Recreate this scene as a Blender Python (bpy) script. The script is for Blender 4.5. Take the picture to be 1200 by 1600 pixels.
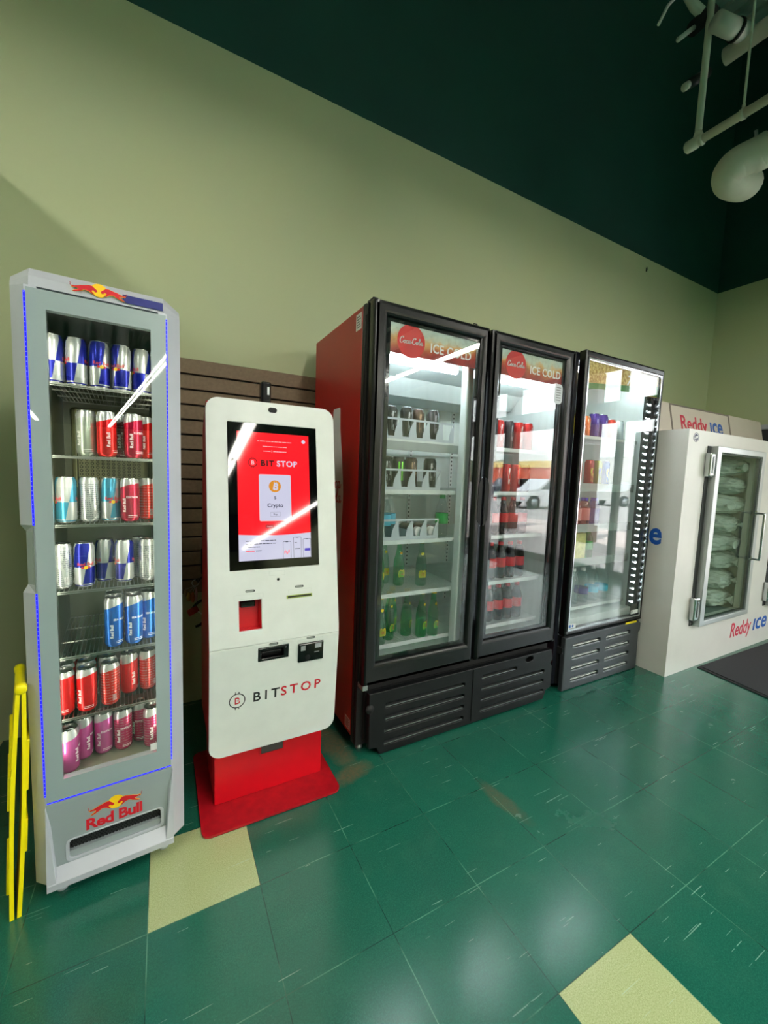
import bpy, bmesh, math, random
from mathutils import Matrix, Vector

for o in list(bpy.data.objects):
    bpy.data.objects.remove(o)
SC = bpy.context.scene
COL = SC.collection
PI = math.pi

# ---------------------------------------------------------------- camera
cam_data = bpy.data.cameras.new('camera')
cam = bpy.data.objects.new('camera', cam_data)
COL.objects.link(cam)
cam_data.sensor_fit = 'HORIZONTAL'
cam_data.sensor_width = 36.0
cam_data.lens = 36.0 * 637.55 / 1200.0
cam_data.clip_start = 0.02
cam_data.clip_end = 400
YAW, PITCH, ROLL = math.radians(28.5425), math.radians(-5.2004), math.radians(-2.0727)
fwd = Vector((math.sin(YAW) * math.cos(PITCH), math.cos(YAW) * math.cos(PITCH), math.sin(PITCH)))
rt0 = Vector((math.cos(YAW), -math.sin(YAW), 0))
dn0 = fwd.cross(rt0)
rt = math.cos(ROLL) * rt0 + math.sin(ROLL) * dn0
dn = -math.sin(ROLL) * rt0 + math.cos(ROLL) * dn0
cm = Matrix.Identity(4)
for i in range(3):
    cm[i][0] = rt[i]; cm[i][1] = -dn[i]; cm[i][2] = -fwd[i]
cm[2][3] = 1.286
cam.matrix_world = cm
SC.camera = cam

# ---------------------------------------------------------------- look
SC.view_settings.view_transform = 'Standard'
SC.view_settings.look = 'None'
SC.view_settings.gamma = 1.0
SC.view_settings.use_curve_mapping = False
SC.view_settings.exposure = 0.08
SC.cycles.use_denoising = True
SC.cycles.max_bounces = 10
SC.cycles.transparent_max_bounces = 32
SC.cycles.sample_clamp_indirect = 6.0
SC.cycles.caustics_reflective = False
SC.cycles.caustics_refractive = False

LAMP = 92.0          # fluorescent tubes over the sales floor
SKY = 9.0            # overcast daylight
world = bpy.data.worlds.new('world')
SC.world = world
world.use_nodes = True
wn = world.node_tree
for n in list(wn.nodes):
    wn.nodes.remove(n)
w_out = wn.nodes.new('ShaderNodeOutputWorld')
w_bg = wn.nodes.new('ShaderNodeBackground')
w_tc = wn.nodes.new('ShaderNodeTexCoord')
w_sp = wn.nodes.new('ShaderNodeSeparateXYZ')
w_rp = wn.nodes.new('ShaderNodeValToRGB')
wn.links.new(w_tc.outputs['Generated'], w_sp.inputs[0])
wn.links.new(w_sp.outputs['Z'], w_rp.inputs[0])
w_rp.color_ramp.elements[0].position = 0.0
w_rp.color_ramp.elements[0].color = (1.0, 0.97, 0.95, 1)
w_rp.color_ramp.elements[1].position = 0.8
w_rp.color_ramp.elements[1].color = (0.75, 0.85, 1.0, 1)
wn.links.new(w_rp.outputs[0], w_bg.inputs[0])
w_bg.inputs[1].default_value = SKY
wn.links.new(w_bg.outputs[0], w_out.inputs[0])
# hazy sun outside, high over the roof, so it only reaches the parking lot
sd = bpy.data.lights.new('outdoor_sun', 'SUN')
sd.energy = 20.0; sd.angle = 0.05; sd.color = (1.0, 0.93, 0.90)
so = bpy.data.objects.new('outdoor_sun', sd)
so.rotation_euler = Vector((0.42, -0.15, -0.88)).to_track_quat('-Z', 'Y').to_euler()
so.location = (30, 0, 30)
COL.objects.link(so)
# sampling portal in the storefront opening
pd = bpy.data.lights.new('storefront_daylight', 'AREA')
pd.shape = 'RECTANGLE'; pd.size = 3.8; pd.size_y = 2.9
pd.cycles.is_portal = True
po = bpy.data.objects.new('storefront_daylight', pd)
po.location = (5.40, -1.44, 1.45)
po.rotation_euler = (PI / 2, 0, PI / 2)
COL.objects.link(po)


# ---------------------------------------------------------------- materials
def s2l(c):
    return tuple(((v / 255) / 12.92 if v / 255 <= 0.04045 else ((v / 255 + 0.055) / 1.055) ** 2.4) for v in c)


class NT:
    def __init__(s, name):
        s.m = bpy.data.materials.new(name)
        s.m.use_nodes = True
        s.t = s.m.node_tree
        for n in list(s.t.nodes):
            s.t.nodes.remove(n)
        s.out = s.n('ShaderNodeOutputMaterial')

    def n(s, ty, **k):
        x = s.t.nodes.new(ty)
        for a, b in k.items():
            setattr(x, a, b)
        return x

    def l(s, a, b):
        s.t.links.new(a, b)

    def set(s, inp, v):
        if isinstance(v, bpy.types.NodeSocket):
            s.l(v, inp)
        elif isinstance(v, (tuple, list)):
            inp.default_value = (v[0], v[1], v[2], 1.0) if inp.type == 'RGBA' else v
        else:
            inp.default_value = v

    def math(s, op, a, b=0.0, c=0.0, clamp=False):
        x = s.n('ShaderNodeMath', operation=op)
        x.use_clamp = clamp
        s.set(x.inputs[0], a); s.set(x.inputs[1], b); s.set(x.inputs[2], c)
        return x.outputs[0]

    def mix(s, f, a, b):
        x = s.n('ShaderNodeMix', data_type='RGBA')
        s.set(x.inputs[0], f); s.set(x.inputs[6], a); s.set(x.inputs[7], b)
        return x.outputs[2]

    def ramp(s, v, lo, hi, a=0.0, b=1.0):
        x = s.n('ShaderNodeMapRange')
        s.set(x.inputs[0], v)
        for i, q in enumerate((lo, hi, a, b)):
            x.inputs[i + 1].default_value = q
        return x.outputs[0]

    def noise(s, vec, scale, detail=2.0, rough=0.5):
        x = s.n('ShaderNodeTexNoise')
        if vec is not None:
            s.l(vec, x.inputs['Vector'])
        x.inputs['Scale'].default_value = scale
        x.inputs['Detail'].default_value = detail
        x.inputs['Roughness'].default_value = rough
        return x.outputs['Fac']

    def scaled(s, vec, sc, rot=0.0):
        x = s.n('ShaderNodeMapping')
        s.l(vec, x.inputs[0])
        x.inputs['Scale'].default_value = sc
        x.inputs['Rotation'].default_value = (0, 0, rot)
        return x.outputs[0]

    def bsdf(s, col, rough=0.5, metal=0.0, **k):
        x = s.n('ShaderNodeBsdfPrincipled')
        s.set(x.inputs['Base Color'], col)
        s.set(x.inputs['Roughness'], rough)
        s.set(x.inputs['Metallic'], metal)
        for a, b in k.items():
            s.set(x.inputs[a.replace('_', ' ')], b)
        return x

    def bump(s, h, strength=0.2, dist=0.002):
        x = s.n('ShaderNodeBump')
        s.l(h, x.inputs['Height'])
        x.inputs['Strength'].default_value = strength
        x.inputs['Distance'].default_value = dist
        return x.outputs[0]

    def obj(s):
        return s.n('ShaderNodeTexCoord').outputs['Object']

    def pos(s):
        return s.n('ShaderNodeNewGeometry').outputs['Position']

    def fin(s, sh):
        s.l(sh.outputs[0] if not isinstance(sh, bpy.types.NodeSocket) else sh, s.out.inputs[0])
        return s.m


def mat(name, rgb, rough=0.5, metal=0.0, var=0.06, scale=18.0, bump=0.0, **k):
    t = NT(name)
    c = s2l(rgb)
    v = t.obj()
    f = t.noise(v, scale, 3.0)
    a = tuple(x * (1 - var) for x in c)
    b = tuple(min(1, x * (1 + var)) for x in c)
    col = t.mix(t.ramp(f, 0.3, 0.7), a, b)
    p = t.bsdf(col, rough, metal, **k)
    if bump:
        t.l(t.bump(t.noise(v, scale * 12, 3.0), bump, 0.001), p.inputs['Normal'])
    return t.fin(p)


def emit(name, rgb, strength, var=0.0):
    t = NT(name)
    e = t.n('ShaderNodeEmission')
    c = s2l(rgb)
    if var:
        f = t.noise(t.obj(), 60, 1)
        t.l(t.mix(f, tuple(x * (1 - var) for x in c), c), e.inputs[0])
    else:
        e.inputs[0].default_value = (*c, 1)
    e.inputs[1].default_value = strength
    return t.fin(e)


def screen_mat(name, rgb, strength):
    # a lit display under a glossy cover
    t = NT(name)
    p = t.bsdf((0.01, 0.01, 0.01), 0.05, 0.0)
    p.inputs['Emission Color'].default_value = (*s2l(rgb), 1)
    p.inputs['Emission Strength'].default_value = strength
    return t.fin(p)


def thin_glass(name, tint=(1, 1, 1), rough=0.0, k=1.0, ior=1.5, dirt=0.0):
    t = NT(name)
    tr = t.n('ShaderNodeBsdfTransparent')
    tr.inputs[0].default_value = (*tint, 1)
    gl = t.n('ShaderNodeBsdfGlossy')
    gl.inputs['Roughness'].default_value = rough
    ge = t.n('ShaderNodeNewGeometry')
    dp = t.n('ShaderNodeVectorMath', operation='DOT_PRODUCT')
    t.l(ge.outputs['Normal'], dp.inputs[0]); t.l(ge.outputs['Incoming'], dp.inputs[1])
    c = t.math('ABSOLUTE', dp.outputs['Value'])
    q = t.math('POWER', t.math('SUBTRACT', 1.0, c, clamp=True), 5.0)
    f0 = ((ior - 1) / (ior + 1)) ** 2
    f = t.math('MULTIPLY', t.math('ADD', f0, t.math('MULTIPLY', q, 1 - f0)), k, clamp=True)
    mx = t.n('ShaderNodeMixShader')
    t.l(f, mx.inputs[0]); t.l(tr.outputs[0], mx.inputs[1]); t.l(gl.outputs[0], mx.inputs[2])
    if dirt:
        df = t.n('ShaderNodeBsdfDiffuse')
        df.inputs[0].default_value = (0.8, 0.82, 0.82, 1)
        m2 = t.n('ShaderNodeMixShader')
        nz = t.noise(t.scaled(t.obj(), (30, 30, 3)), 1.0, 4.0)
        t.l(t.ramp(nz, 0.45, 0.8, 0.0, dirt), m2.inputs[0])
        t.l(mx.outputs[0], m2.inputs[1]); t.l(df.outputs[0], m2.inputs[2])
        mx = m2
    return t.fin(mx)


def translucent(name, rgb, alpha, rough=0.3, bump=0.0, scale=30):
    t = NT(name)
    p = t.bsdf(s2l(rgb), rough, 0.0)
    if bump:
        t.l(t.bump(t.noise(t.obj(), scale, 4.0), bump, 0.01), p.inputs['Normal'])
    tr = t.n('ShaderNodeBsdfTransparent')
    tr.inputs[0].default_value = (*s2l(rgb), 1)
    mx = t.n('ShaderNodeMixShader')
    mx.inputs[0].default_value = alpha
    t.l(tr.outputs[0], mx.inputs[1]); t.l(p.outputs[0], mx.inputs[2])
    return t.fin(mx)


# ---------------------------------------------------------------- geometry helper
def RX(a): return Matrix.Rotation(a, 4, 'X')
def RY(a): return Matrix.Rotation(a, 4, 'Y')
def RZ(a): return Matrix.Rotation(a, 4, 'Z')
def T(x, y, z): return Matrix.Translation((x, y, z))
def FRONT(x=0, y=0, z=0): return T(x, y, z) @ RX(PI / 2)            # flat work facing -y
def SIDE(x=0, y=0, z=0): return T(x, y, z) @ RZ(-PI / 2) @ RX(PI / 2)  # flat work facing -x


def rr(x0, y0, x1, y1, r, n=6):
    pts = []
    for cx, cy, a0 in ((x1 - r, y1 - r, 0), (x0 + r, y1 - r, PI / 2), (x0 + r, y0 + r, PI), (x1 - r, y0 + r, 1.5 * PI)):
        for i in range(n + 1):
            a = a0 + PI / 2 * i / n
            pts.append((cx + r * math.cos(a), cy + r * math.sin(a)))
    return pts


def rect(x0, y0, x1, y1):
    return [(x0, y0), (x1, y0), (x1, y1), (x0, y1)]


def circ(cx, cy, r, n=24, ry=None):
    ry = ry or r
    return [(cx + r * math.cos(2 * PI * i / n), cy + ry * math.sin(2 * PI * i / n)) for i in range(n)]


_curve_cache = {}


def curve_mesh(cu):
    ob = bpy.data.objects.new('tmp', cu)
    COL.objects.link(ob)
    dg = bpy.context.evaluated_depsgraph_get()
    me = bpy.data.meshes.new_from_object(ob.evaluated_get(dg))
    bpy.data.objects.remove(ob)
    return me


def text_mesh(s, size=1.0, extrude=0.0, offset=0.0, shear=0.0, spacing=1.0, align='CENTER'):
    key = (s, size, extrude, offset, shear, spacing, align)
    if key not in _curve_cache:
        cu = bpy.data.curves.new('t', 'FONT')
        cu.body = s
        cu.size = size
        cu.extrude = extrude
        cu.offset = offset
        cu.shear = shear
        cu.space_character = spacing
        cu.align_x = align
        cu.resolution_u = 3
        _curve_cache[key] = curve_mesh(cu)
        bpy.data.curves.remove(cu)
    return _curve_cache[key]


class G:
    def __init__(s):
        s.bm = bmesh.new()
        s.mats = []

    def mi(s, m):
        if m not in s.mats:
            s.mats.append(m)
        return s.mats.index(m)

    def merge(s, tb, m, M=None, smooth=False):
        if M is not None:
            bmesh.ops.transform(tb, matrix=M, verts=tb.verts)
        i = s.mi(m)
        for f in tb.faces:
            f.material_index = i
            f.smooth = smooth
        me = bpy.data.meshes.new('m')
        tb.to_mesh(me)
        tb.free()
        s.bm.from_mesh(me)
        bpy.data.meshes.remove(me)
        return s

    def merge_mesh(s, me, m, M=None, smooth=False):
        tb = bmesh.new()
        tb.from_mesh(me)
        return s.merge(tb, m, M, smooth)

    def box(s, a, b, m, bev=0.0, seg=2, M=None):
        tb = bmesh.new()
        bmesh.ops.create_cube(tb, size=1.0)
        for v in tb.verts:
            v.co = Vector(((a[k] + b[k]) / 2 + v.co[k] * (b[k] - a[k]) for k in range(3)))
        if bev:
            bmesh.ops.bevel(tb, geom=list(tb.edges), offset=bev, segments=seg, affect='EDGES', profile=0.5)
        return s.merge(tb, m, M, smooth=False)

    def prism(s, poly, d0, d1, m, M=None, smooth=False):
        tb = bmesh.new()
        n = len(poly)
        lo = [tb.verts.new((p[0], p[1], d0)) for p in poly]
        if abs(d1 - d0) < 1e-9:
            tb.faces.new(lo)
        else:
            hi = [tb.verts.new((p[0], p[1], d1)) for p in poly]
            tb.faces.new(lo[::-1]); tb.faces.new(hi)
            for i in range(n):
                j = (i + 1) % n
                tb.faces.new((lo[i], lo[j], hi[j], hi[i]))
            bmesh.ops.recalc_face_normals(tb, faces=tb.faces)
        return s.merge(tb, m, M, smooth)

    def plate(s, outer, holes, thick, m, M=None, bev=0.0, z=0.0):
        """flat plate with holes, local z from z to z+thick"""
        cu = bpy.data.curves.new('p', 'CURVE')
        cu.dimensions = '2D'
        cu.fill_mode = 'BOTH'
        for poly in [outer] + list(holes):
            sp = cu.splines.new('POLY')
            sp.points.add(len(poly) - 1)
            for i, p in enumerate(poly):
                sp.points[i].co = (p[0], p[1], 0, 1)
            sp.use_cyclic_u = True
        cu.extrude = max(thick / 2 - bev, 0.0)
        if bev:
            cu.bevel_depth = bev
            cu.bevel_resolution = 3
            cu.offset = -bev
        me = curve_mesh(cu)
        bpy.data.curves.remove(cu)
        MM = T(0, 0, z + thick / 2)
        s.merge_mesh(me, m, (M @ MM) if M is not None else MM)
        bpy.data.meshes.remove(me)
        return s

    def lathe(s, prof, m, n=24, M=None, smooth=True, cap=True):
        tb = bmesh.new()
        rings = []
        for r, z in prof:
            if r < 1e-6:
                rings.append([tb.verts.new((0, 0, z))])
            else:
                rings.append([tb.verts.new((r * math.cos(2 * PI * i / n), r * math.sin(2 * PI * i / n), z)) for i in range(n)])
        for a, b in zip(rings, rings[1:]):
            for i in range(n):
                j = (i + 1) % n
                if len(a) == 1 and len(b) == 1:
                    continue
                if len(a) == 1:
                    tb.faces.new((a[0], b[j], b[i]))
                elif len(b) == 1:
                    tb.faces.new((a[i], a[j], b[0]))
                else:
                    tb.faces.new((a[i], a[j], b[j], b[i]))
        if cap:
            for rg, rev in ((rings[0], True), (rings[-1], False)):
                if len(rg) > 1:
                    tb.faces.new(rg[::-1] if rev else rg)
        bmesh.ops.recalc_face_normals(tb, faces=tb.faces)
        return s.merge(tb, m, M, smooth)

    def cyl(s, p0, p1, r, m, n=12, r2=None, smooth=True):
        p0, p1 = Vector(p0), Vector(p1)
        d = p1 - p0
        M = Matrix.Translation(p0) @ d.to_track_quat('Z', 'Y').to_matrix().to_4x4()
        return s.lathe([(r, 0), (r if r2 is None else r2, d.length)], m, n, M, smooth)

    def tube(s, pts, r, m, M=None, res=2, cyclic=False, radii=None):
        cu = bpy.data.curves.new('c', 'CURVE')
        cu.dimensions = '3D'
        cu.bevel_depth = r
        cu.bevel_resolution = res
        cu.use_fill_caps = True
        sp = cu.splines.new('POLY')
        sp.points.add(len(pts) - 1)
        for i, p in enumerate(pts):
            sp.points[i].co = (p[0], p[1], p[2] if len(p) > 2 else 0, 1)
            if radii:
                sp.points[i].radius = radii[i]
        sp.use_cyclic_u = cyclic
        me = curve_mesh(cu)
        bpy.data.curves.remove(cu)
        s.merge_mesh(me, m, M, smooth=True)
        bpy.data.meshes.remove(me)
        return s

    def text(s, body, size, m, M, extrude=0.0003, **k):
        sx = k.pop('sx', 1.0)
        me = text_mesh(body, size, extrude, **k)
        return s.merge_mesh(me, m, M @ Matrix.Diagonal((sx, 1, 1, 1)))

    def mesh(s, name, M=None):
        if M is not None:
            bmesh.ops.transform(s.bm, matrix=M, verts=s.bm.verts)
        me = bpy.data.meshes.new(name)
        s.bm.to_mesh(me)
        s.bm.free()
        for m in s.mats:
            me.materials.append(m)
        return me


WM = {}      # world matrix of every thing / part


def empty(name, loc, label, cat, group=None, rz=0.0):
    o = bpy.data.objects.new(name, None)
    COL.objects.link(o)
    o.location = loc
    o.rotation_euler = (0, 0, rz)
    o.empty_display_size = 0.05
    o['label'] = label
    o['category'] = cat
    if group:
        o['group'] = group
    WM[o.name] = T(*loc) @ RZ(rz)
    return o


def part(name, g, parent, local=False, label=None):
    W = WM[parent.name]
    me = g.mesh(name, None if local else W.inverted())
    o = bpy.data.objects.new(name, me)
    COL.objects.link(o)
    o.parent = parent
    WM[o.name] = W
    if label:
        o['label'] = label
    return o


def single(name, g, loc, label, cat, group=None, kind=None, local=False):
    W = T(*loc)
    me = g.mesh(name, None if local else W.inverted())
    o = bpy.data.objects.new(name, me)
    COL.objects.link(o)
    o.location = loc
    o['label'] = label
    o['category'] = cat
    if group:
        o['group'] = group
    if kind:
        o['kind'] = kind
    WM[o.name] = W
    return o


def struct(name, g, label, cat='structure', parent=None):
    me = g.mesh(name)
    o = bpy.data.objects.new(name, me)
    COL.objects.link(o)
    WM[o.name] = Matrix.Identity(4)
    if parent:
        o.parent = parent
    else:
        o['kind'] = 'structure'
        o['label'] = label
        o['category'] = cat
    return o


def copy_tree(src, loc, label, rz=0.0, group=None, M=None):
    c = src.copy()
    COL.objects.link(c)
    c.location = loc
    c.rotation_euler = (0, 0, rz)
    if M is not None:
        c.matrix_world = M
    c['label'] = label
    if group:
        c['group'] = group
    for ch in list(src.children):
        d = ch.copy()
        COL.objects.link(d)
        d.parent = c
        for gg in list(ch.children):
            e = gg.copy()
            COL.objects.link(e)
            e.parent = d
    return c


# ---------------------------------------------------------------- shared materials
BLACK_PL = mat('black_plastic', (13, 14, 16), 0.42, 0, 0.15, 30, bump=0.08, Specular_IOR_Level=0.28)
BLACK_GLOSS = mat('black_gloss', (9, 9, 10), 0.12, 0, 0.1)
BLACK_MATTE = mat('black_matte', (10, 10, 11), 0.8, 0, 0.1)
FRAME_BLACK = mat('door_frame_black', (13, 14, 15), 0.26, 0.0, 0.08, 10, Specular_IOR_Level=0.4)
RED_PANEL = mat('red_side_panel', (168, 12, 14), 0.33, 0, 0.05, 6)
KIOSK_RED = mat('kiosk_red', (206, 5, 26), 0.35, 0, 0.05, 8, bump=0.05)
KIOSK_WHITE = mat('kiosk_white', (226, 230, 224), 0.35, 0, 0.03, 14)
WHITE_PL = mat('white_plastic', (228, 232, 230), 0.4, 0, 0.03)
INNER = mat('cooler_liner', (212, 224, 220), 0.45, 0, 0.04, 8)
INNER_DK = mat('dark_liner', (128, 134, 112), 0.4, 0.3, 0.12, 8)
CHROME = mat('chrome', (200, 203, 205), 0.18, 1.0, 0.05)
STEEL = mat('brushed_steel', (176, 180, 180), 0.35, 0.9, 0.06)
SILVER = mat('silver_plastic', (160, 170, 172), 0.36, 0.25, 0.03, 8)
SILVER_LT = mat('light_silver_plastic', (188, 192, 200), 0.34, 0.15, 0.03, 8)
DOOR_GREY = mat('grey_printed_glass', (150, 165, 165), 0.3, 0.0, 0.02, 6, Coat_Weight=1.0, Coat_Roughness=0.02)
YELLOW = mat('yellow_plastic', (250, 232, 0), 0.4, 0, 0.04)
ICE_WHITE = mat('merchandiser_white', (214, 211, 204), 0.3, 0, 0.03, 6)
SLAT = mat('brown_slatwall_laminate', (118, 98, 74), 0.6, 0, 0.12, 60)
GLASS = thin_glass('door_glass', (0.97, 0.985, 0.98), 0.0, 1.5, 1.5, dirt=0.035)
GLASS_CLEAN = thin_glass('clear_glass', (0.96, 0.98, 0.97), 0.0, 1.0, 1.5)
LABEL_WHITE = mat('white_sticker', (225, 225, 222), 0.5, 0, 0.03)
PRINT_GREY = mat('grey_print', (120, 120, 122), 0.6)
PRINT_BLACK = mat('black_print', (18, 18, 20), 0.5)
PRINT_RED = mat('red_print', (205, 22, 40), 0.45)
PRINT_WHITE = mat('white_print', (238, 238, 236), 0.5)
PRINT_YEL = mat('yellow_print', (255, 205, 20), 0.45)
PRINT_BLUE = mat('blue_print', (26, 34, 110), 0.4)
LOGO_BLUE = mat('blue_logo_print', (20, 84, 170), 0.45)
LOGO_CRIMSON = mat('crimson_logo_print', (200, 22, 60), 0.45)
COKE_RED = mat('red_logo_disc', (214, 30, 28), 0.4)

# ================================================================ THE ROOM
DW = 2.38       # back wall
XR = 5.31       # right wall
ZP = 3.37       # paint line
ZC = 5.90       # deck


def wall_mat(name):
    t = NT(name)
    p = t.pos()
    sp = t.n('ShaderNodeSeparateXYZ'); t.l(p, sp.inputs[0])
    up = t.math('GREATER_THAN', sp.outputs[2], ZP)
    nz = t.noise(p, 2.2, 5.0)
    sage = t.mix(t.ramp(nz, 0.3, 0.7), s2l((188, 195, 152)), s2l((183, 193, 155)))
    nz2 = t.noise(p, 1.3, 4.0)
    sage = t.mix(t.ramp(nz2, 0.62, 0.85, 0, 0.35), sage, s2l((176, 174, 128)))
    dark = t.mix(t.ramp(nz, 0.3, 0.7), s2l((14, 62, 56)), s2l((17, 70, 62)))
    col = t.mix(up, sage, dark)
    b = t.bsdf(col, 0.62)
    t.l(t.bump(t.noise(p, 260, 2.0), 0.25, 0.0012), b.inputs['Normal'])
    return t.fin(b)


WALL = wall_mat('two_tone_wall_paint')


def floor_mat():
    t = NT('vinyl_tile_floor')
    p = t.pos()
    sp = t.n('ShaderNodeSeparateXYZ'); t.l(p, sp.inputs[0])
    S = 0.3048
    u = t.math('DIVIDE', t.math('SUBTRACT', sp.outputs[0], 0.253), S)
    v = t.math('DIVIDE', t.math('SUBTRACT', sp.outputs[1], 0.269), S)
    iu, iv = t.math('FLOOR', u), t.math('FLOOR', v)
    fu, fv = t.math('FRACT', u), t.math('FRACT', v)
    cmb = t.n('ShaderNodeCombineXYZ'); t.l(iu, cmb.inputs[0]); t.l(iv, cmb.inputs[1])
    wn_ = t.n('ShaderNodeTexWhiteNoise'); t.l(cmb.outputs[0], wn_.inputs[0])
    rnd = wn_.outputs['Value']
    # pale accent tiles on a diagonal, every third one
    s2 = t.math('COMPARE', t.math('ADD', iu, iv), 2.0, 0.1)
    m3 = t.math('COMPARE', t.math('FLOORED_MODULO', iu, 3.0), 2.0, 0.1)
    pale = t.math('MULTIPLY', s2, m3)
    du = t.math('MINIMUM', fu, t.math('SUBTRACT', 1.0, fu))
    dv = t.math('MINIMUM', fv, t.math('SUBTRACT', 1.0, fv))
    edge = t.math('MINIMUM', du, dv)
    seam = t.math('LESS_THAN', edge, 0.0042)
    big = t.noise(p, 1.6, 4.0)
    mid = t.noise(p, 9.0, 5.0, 0.6)
    fine = t.noise(p, 300.0, 2.0, 0.7)
    green = t.mix(rnd, s2l((18, 80, 66)), s2l((23, 89, 74)))
    green = t.mix(t.ramp(big, 0.35, 0.75, 0, 0.5), green, s2l((20, 92, 72)))
    green = t.mix(t.ramp(mid, 0.5, 0.8, 0, 0.35), green, s2l((52, 108, 86)))
    palec = t.mix(t.ramp(fine, 0.35, 0.65), s2l((162, 176, 120)), s2l((192, 202, 152)))
    green = t.mix(t.ramp(fine, 0.42, 0.62, 0, 0.42), green, s2l((44, 122, 98)))
    green = t.mix(t.ramp(t.noise(p, 150.0, 3.0, 0.7), 0.5, 0.7, 0, 0.35), green, s2l((8, 56, 46)))
    col = t.mix(pale, green, palec)
    # seams: partly filled with pale wax, partly dark
    sn = t.noise(p, 6.0, 3.0)
    seamc = t.mix(t.ramp(sn, 0.45, 0.6), s2l((8, 48, 40)), s2l((92, 148, 122)))
    col = t.mix(t.math('MULTIPLY', seam, 0.75), col, seamc)
    # scratches, two directions, with gaps
    scr = None
    for rot, sc in ((0.5, 1.0), (-0.9, 1.3), (1.6, 0.9)):
        vv = t.scaled(p, (3.5 * sc, 150.0 * sc, 1), rot)
        a = t.noise(vv, 1.0, 1.0)
        k = t.math('GREATER_THAN', a, 0.735)
        b = t.math('GREATER_THAN', t.noise(t.scaled(p, (1, 1, 1), rot), 5.0, 2.0), 0.56)
        k = t.math('MULTIPLY', k, b)
        scr = k if scr is None else t.math('MAXIMUM', scr, k)
    col = t.mix(t.math('MULTIPLY', scr, 0.3), col, s2l((150, 190, 168)))
    # old brown adhesive stains beside the kiosk and along one seam
    def blob(cx, cy, rx, ry, ang):
        dx = t.math('SUBTRACT', sp.outputs[0], cx)
        dy = t.math('SUBTRACT', sp.outputs[1], cy)
        c, s_ = math.cos(ang), math.sin(ang)
        a = t.math('ADD', t.math('MULTIPLY', dx, c / rx), t.math('MULTIPLY', dy, s_ / rx))
        b = t.math('ADD', t.math('MULTIPLY', dx, -s_ / ry), t.math('MULTIPLY', dy, c / ry))
        d = t.math('SQRT', t.math('ADD', t.math('MULTIPLY', a, a), t.math('MULTIPLY', b, b)))
        d = t.math('ADD', d, t.math('MULTIPLY', t.math('SUBTRACT', mid, 0.5), 1.6))
        return t.ramp(d, 0.55, 1.15, 1.0, 0.0)
    st = t.math('MULTIPLY', blob(0.70, 1.50, 0.11, 0.05, 0.25), 0.8)
    st = t.math('MAXIMUM', st, t.math('MULTIPLY', blob(0.70, 1.70, 0.06, 0.16, 0.1), 0.7))
    st = t.math('MAXIMUM', st, t.math('MULTIPLY', blob(1.185, 1.09, 0.035, 0.13, 0.12), 0.5))
    stn = t.noise(p, 60.0, 4.0, 0.7)
    col = t.mix(t.math('MULTIPLY', st, t.ramp(stn, 0.35, 0.6, 0.55, 1.0)), col, s2l((104, 92, 66)))
    rgh = t.math('ADD', t.ramp(big, 0.3, 0.7, 0.13, 0.23), t.math('MULTIPLY', mid, 0.10))
    rgh = t.math('ADD', rgh, t.math('MULTIPLY', scr, 0.2))
    b = t.bsdf(col, rgh)
    b.inputs['IOR'].default_value = 1.68
    hb = t.math('ADD', t.math('MULTIPLY', mid, 0.6), t.math('MULTIPLY', fine, 0.12))
    hb = t.math('SUBTRACT', hb, t.math('MULTIPLY', seam, 0.4))
    t.l(t.bump(hb, 0.12, 0.0025), b.inputs['Normal'])
    return t.fin(b)


FLOOR = floor_mat()
g = G(); g.box((-7, -25, -0.1), (5.42, DW + 0.1, 0), FLOOR)
struct('floor', g, 'dark green vinyl tile floor with two pale green tiles', 'floor')
g = G(); g.box((-7, DW, 0), (XR + 0.1, DW + 0.12, ZC), WALL)
struct('wall_back', g, 'sage green wall with dark green paint above a straight line', 'wall')

# right wall with the storefront opening
g = G()
SY0, SY1, SZ = -3.33, 0.45, 2.86
g.box((XR, SY1, 0), (XR + 0.12, DW, ZC), WALL)
g.box((XR, -25, 0), (XR + 0.12, SY0, ZC), WALL)
g.box((XR, SY0, SZ), (XR + 0.12, SY1, ZC), WALL)
struct('wall_right', g, 'grey green right wall beyond the ice merchandiser', 'wall')
g = G()
g.box((-7.1, -25, 0), (-7, DW, ZC), WALL)
g.box((-1.25, 1.15, 0), (-0.72, DW, 2.57), WALL)  # unseen block, added to keep left-row light off the wall behind the fridge
struct('wall_left', g, 'green left wall and unseen partition added to shade the back wall', 'wall')
g = G(); g.box((-7, -25.1, 0), (XR + 0.1, -25, ZC), WALL)
struct('wall_front', g, 'green wall on the far side of the shop floor', 'wall')
DECK = mat('grey_steel_deck', (196, 198, 192), 0.6, 0.2, 0.15, 6)
g = G()
g.box((-7, -25, ZC), (XR + 0.1, DW + 0.1, ZC + 0.05), DECK)
x = -6.9
while x < 5.25:
    g.box((x, -25, ZC - 0.04), (x + 0.075, DW, ZC), DECK)
    x += 0.15
struct('ceiling', g, 'grey ribbed steel roof deck', 'ceiling')

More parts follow.
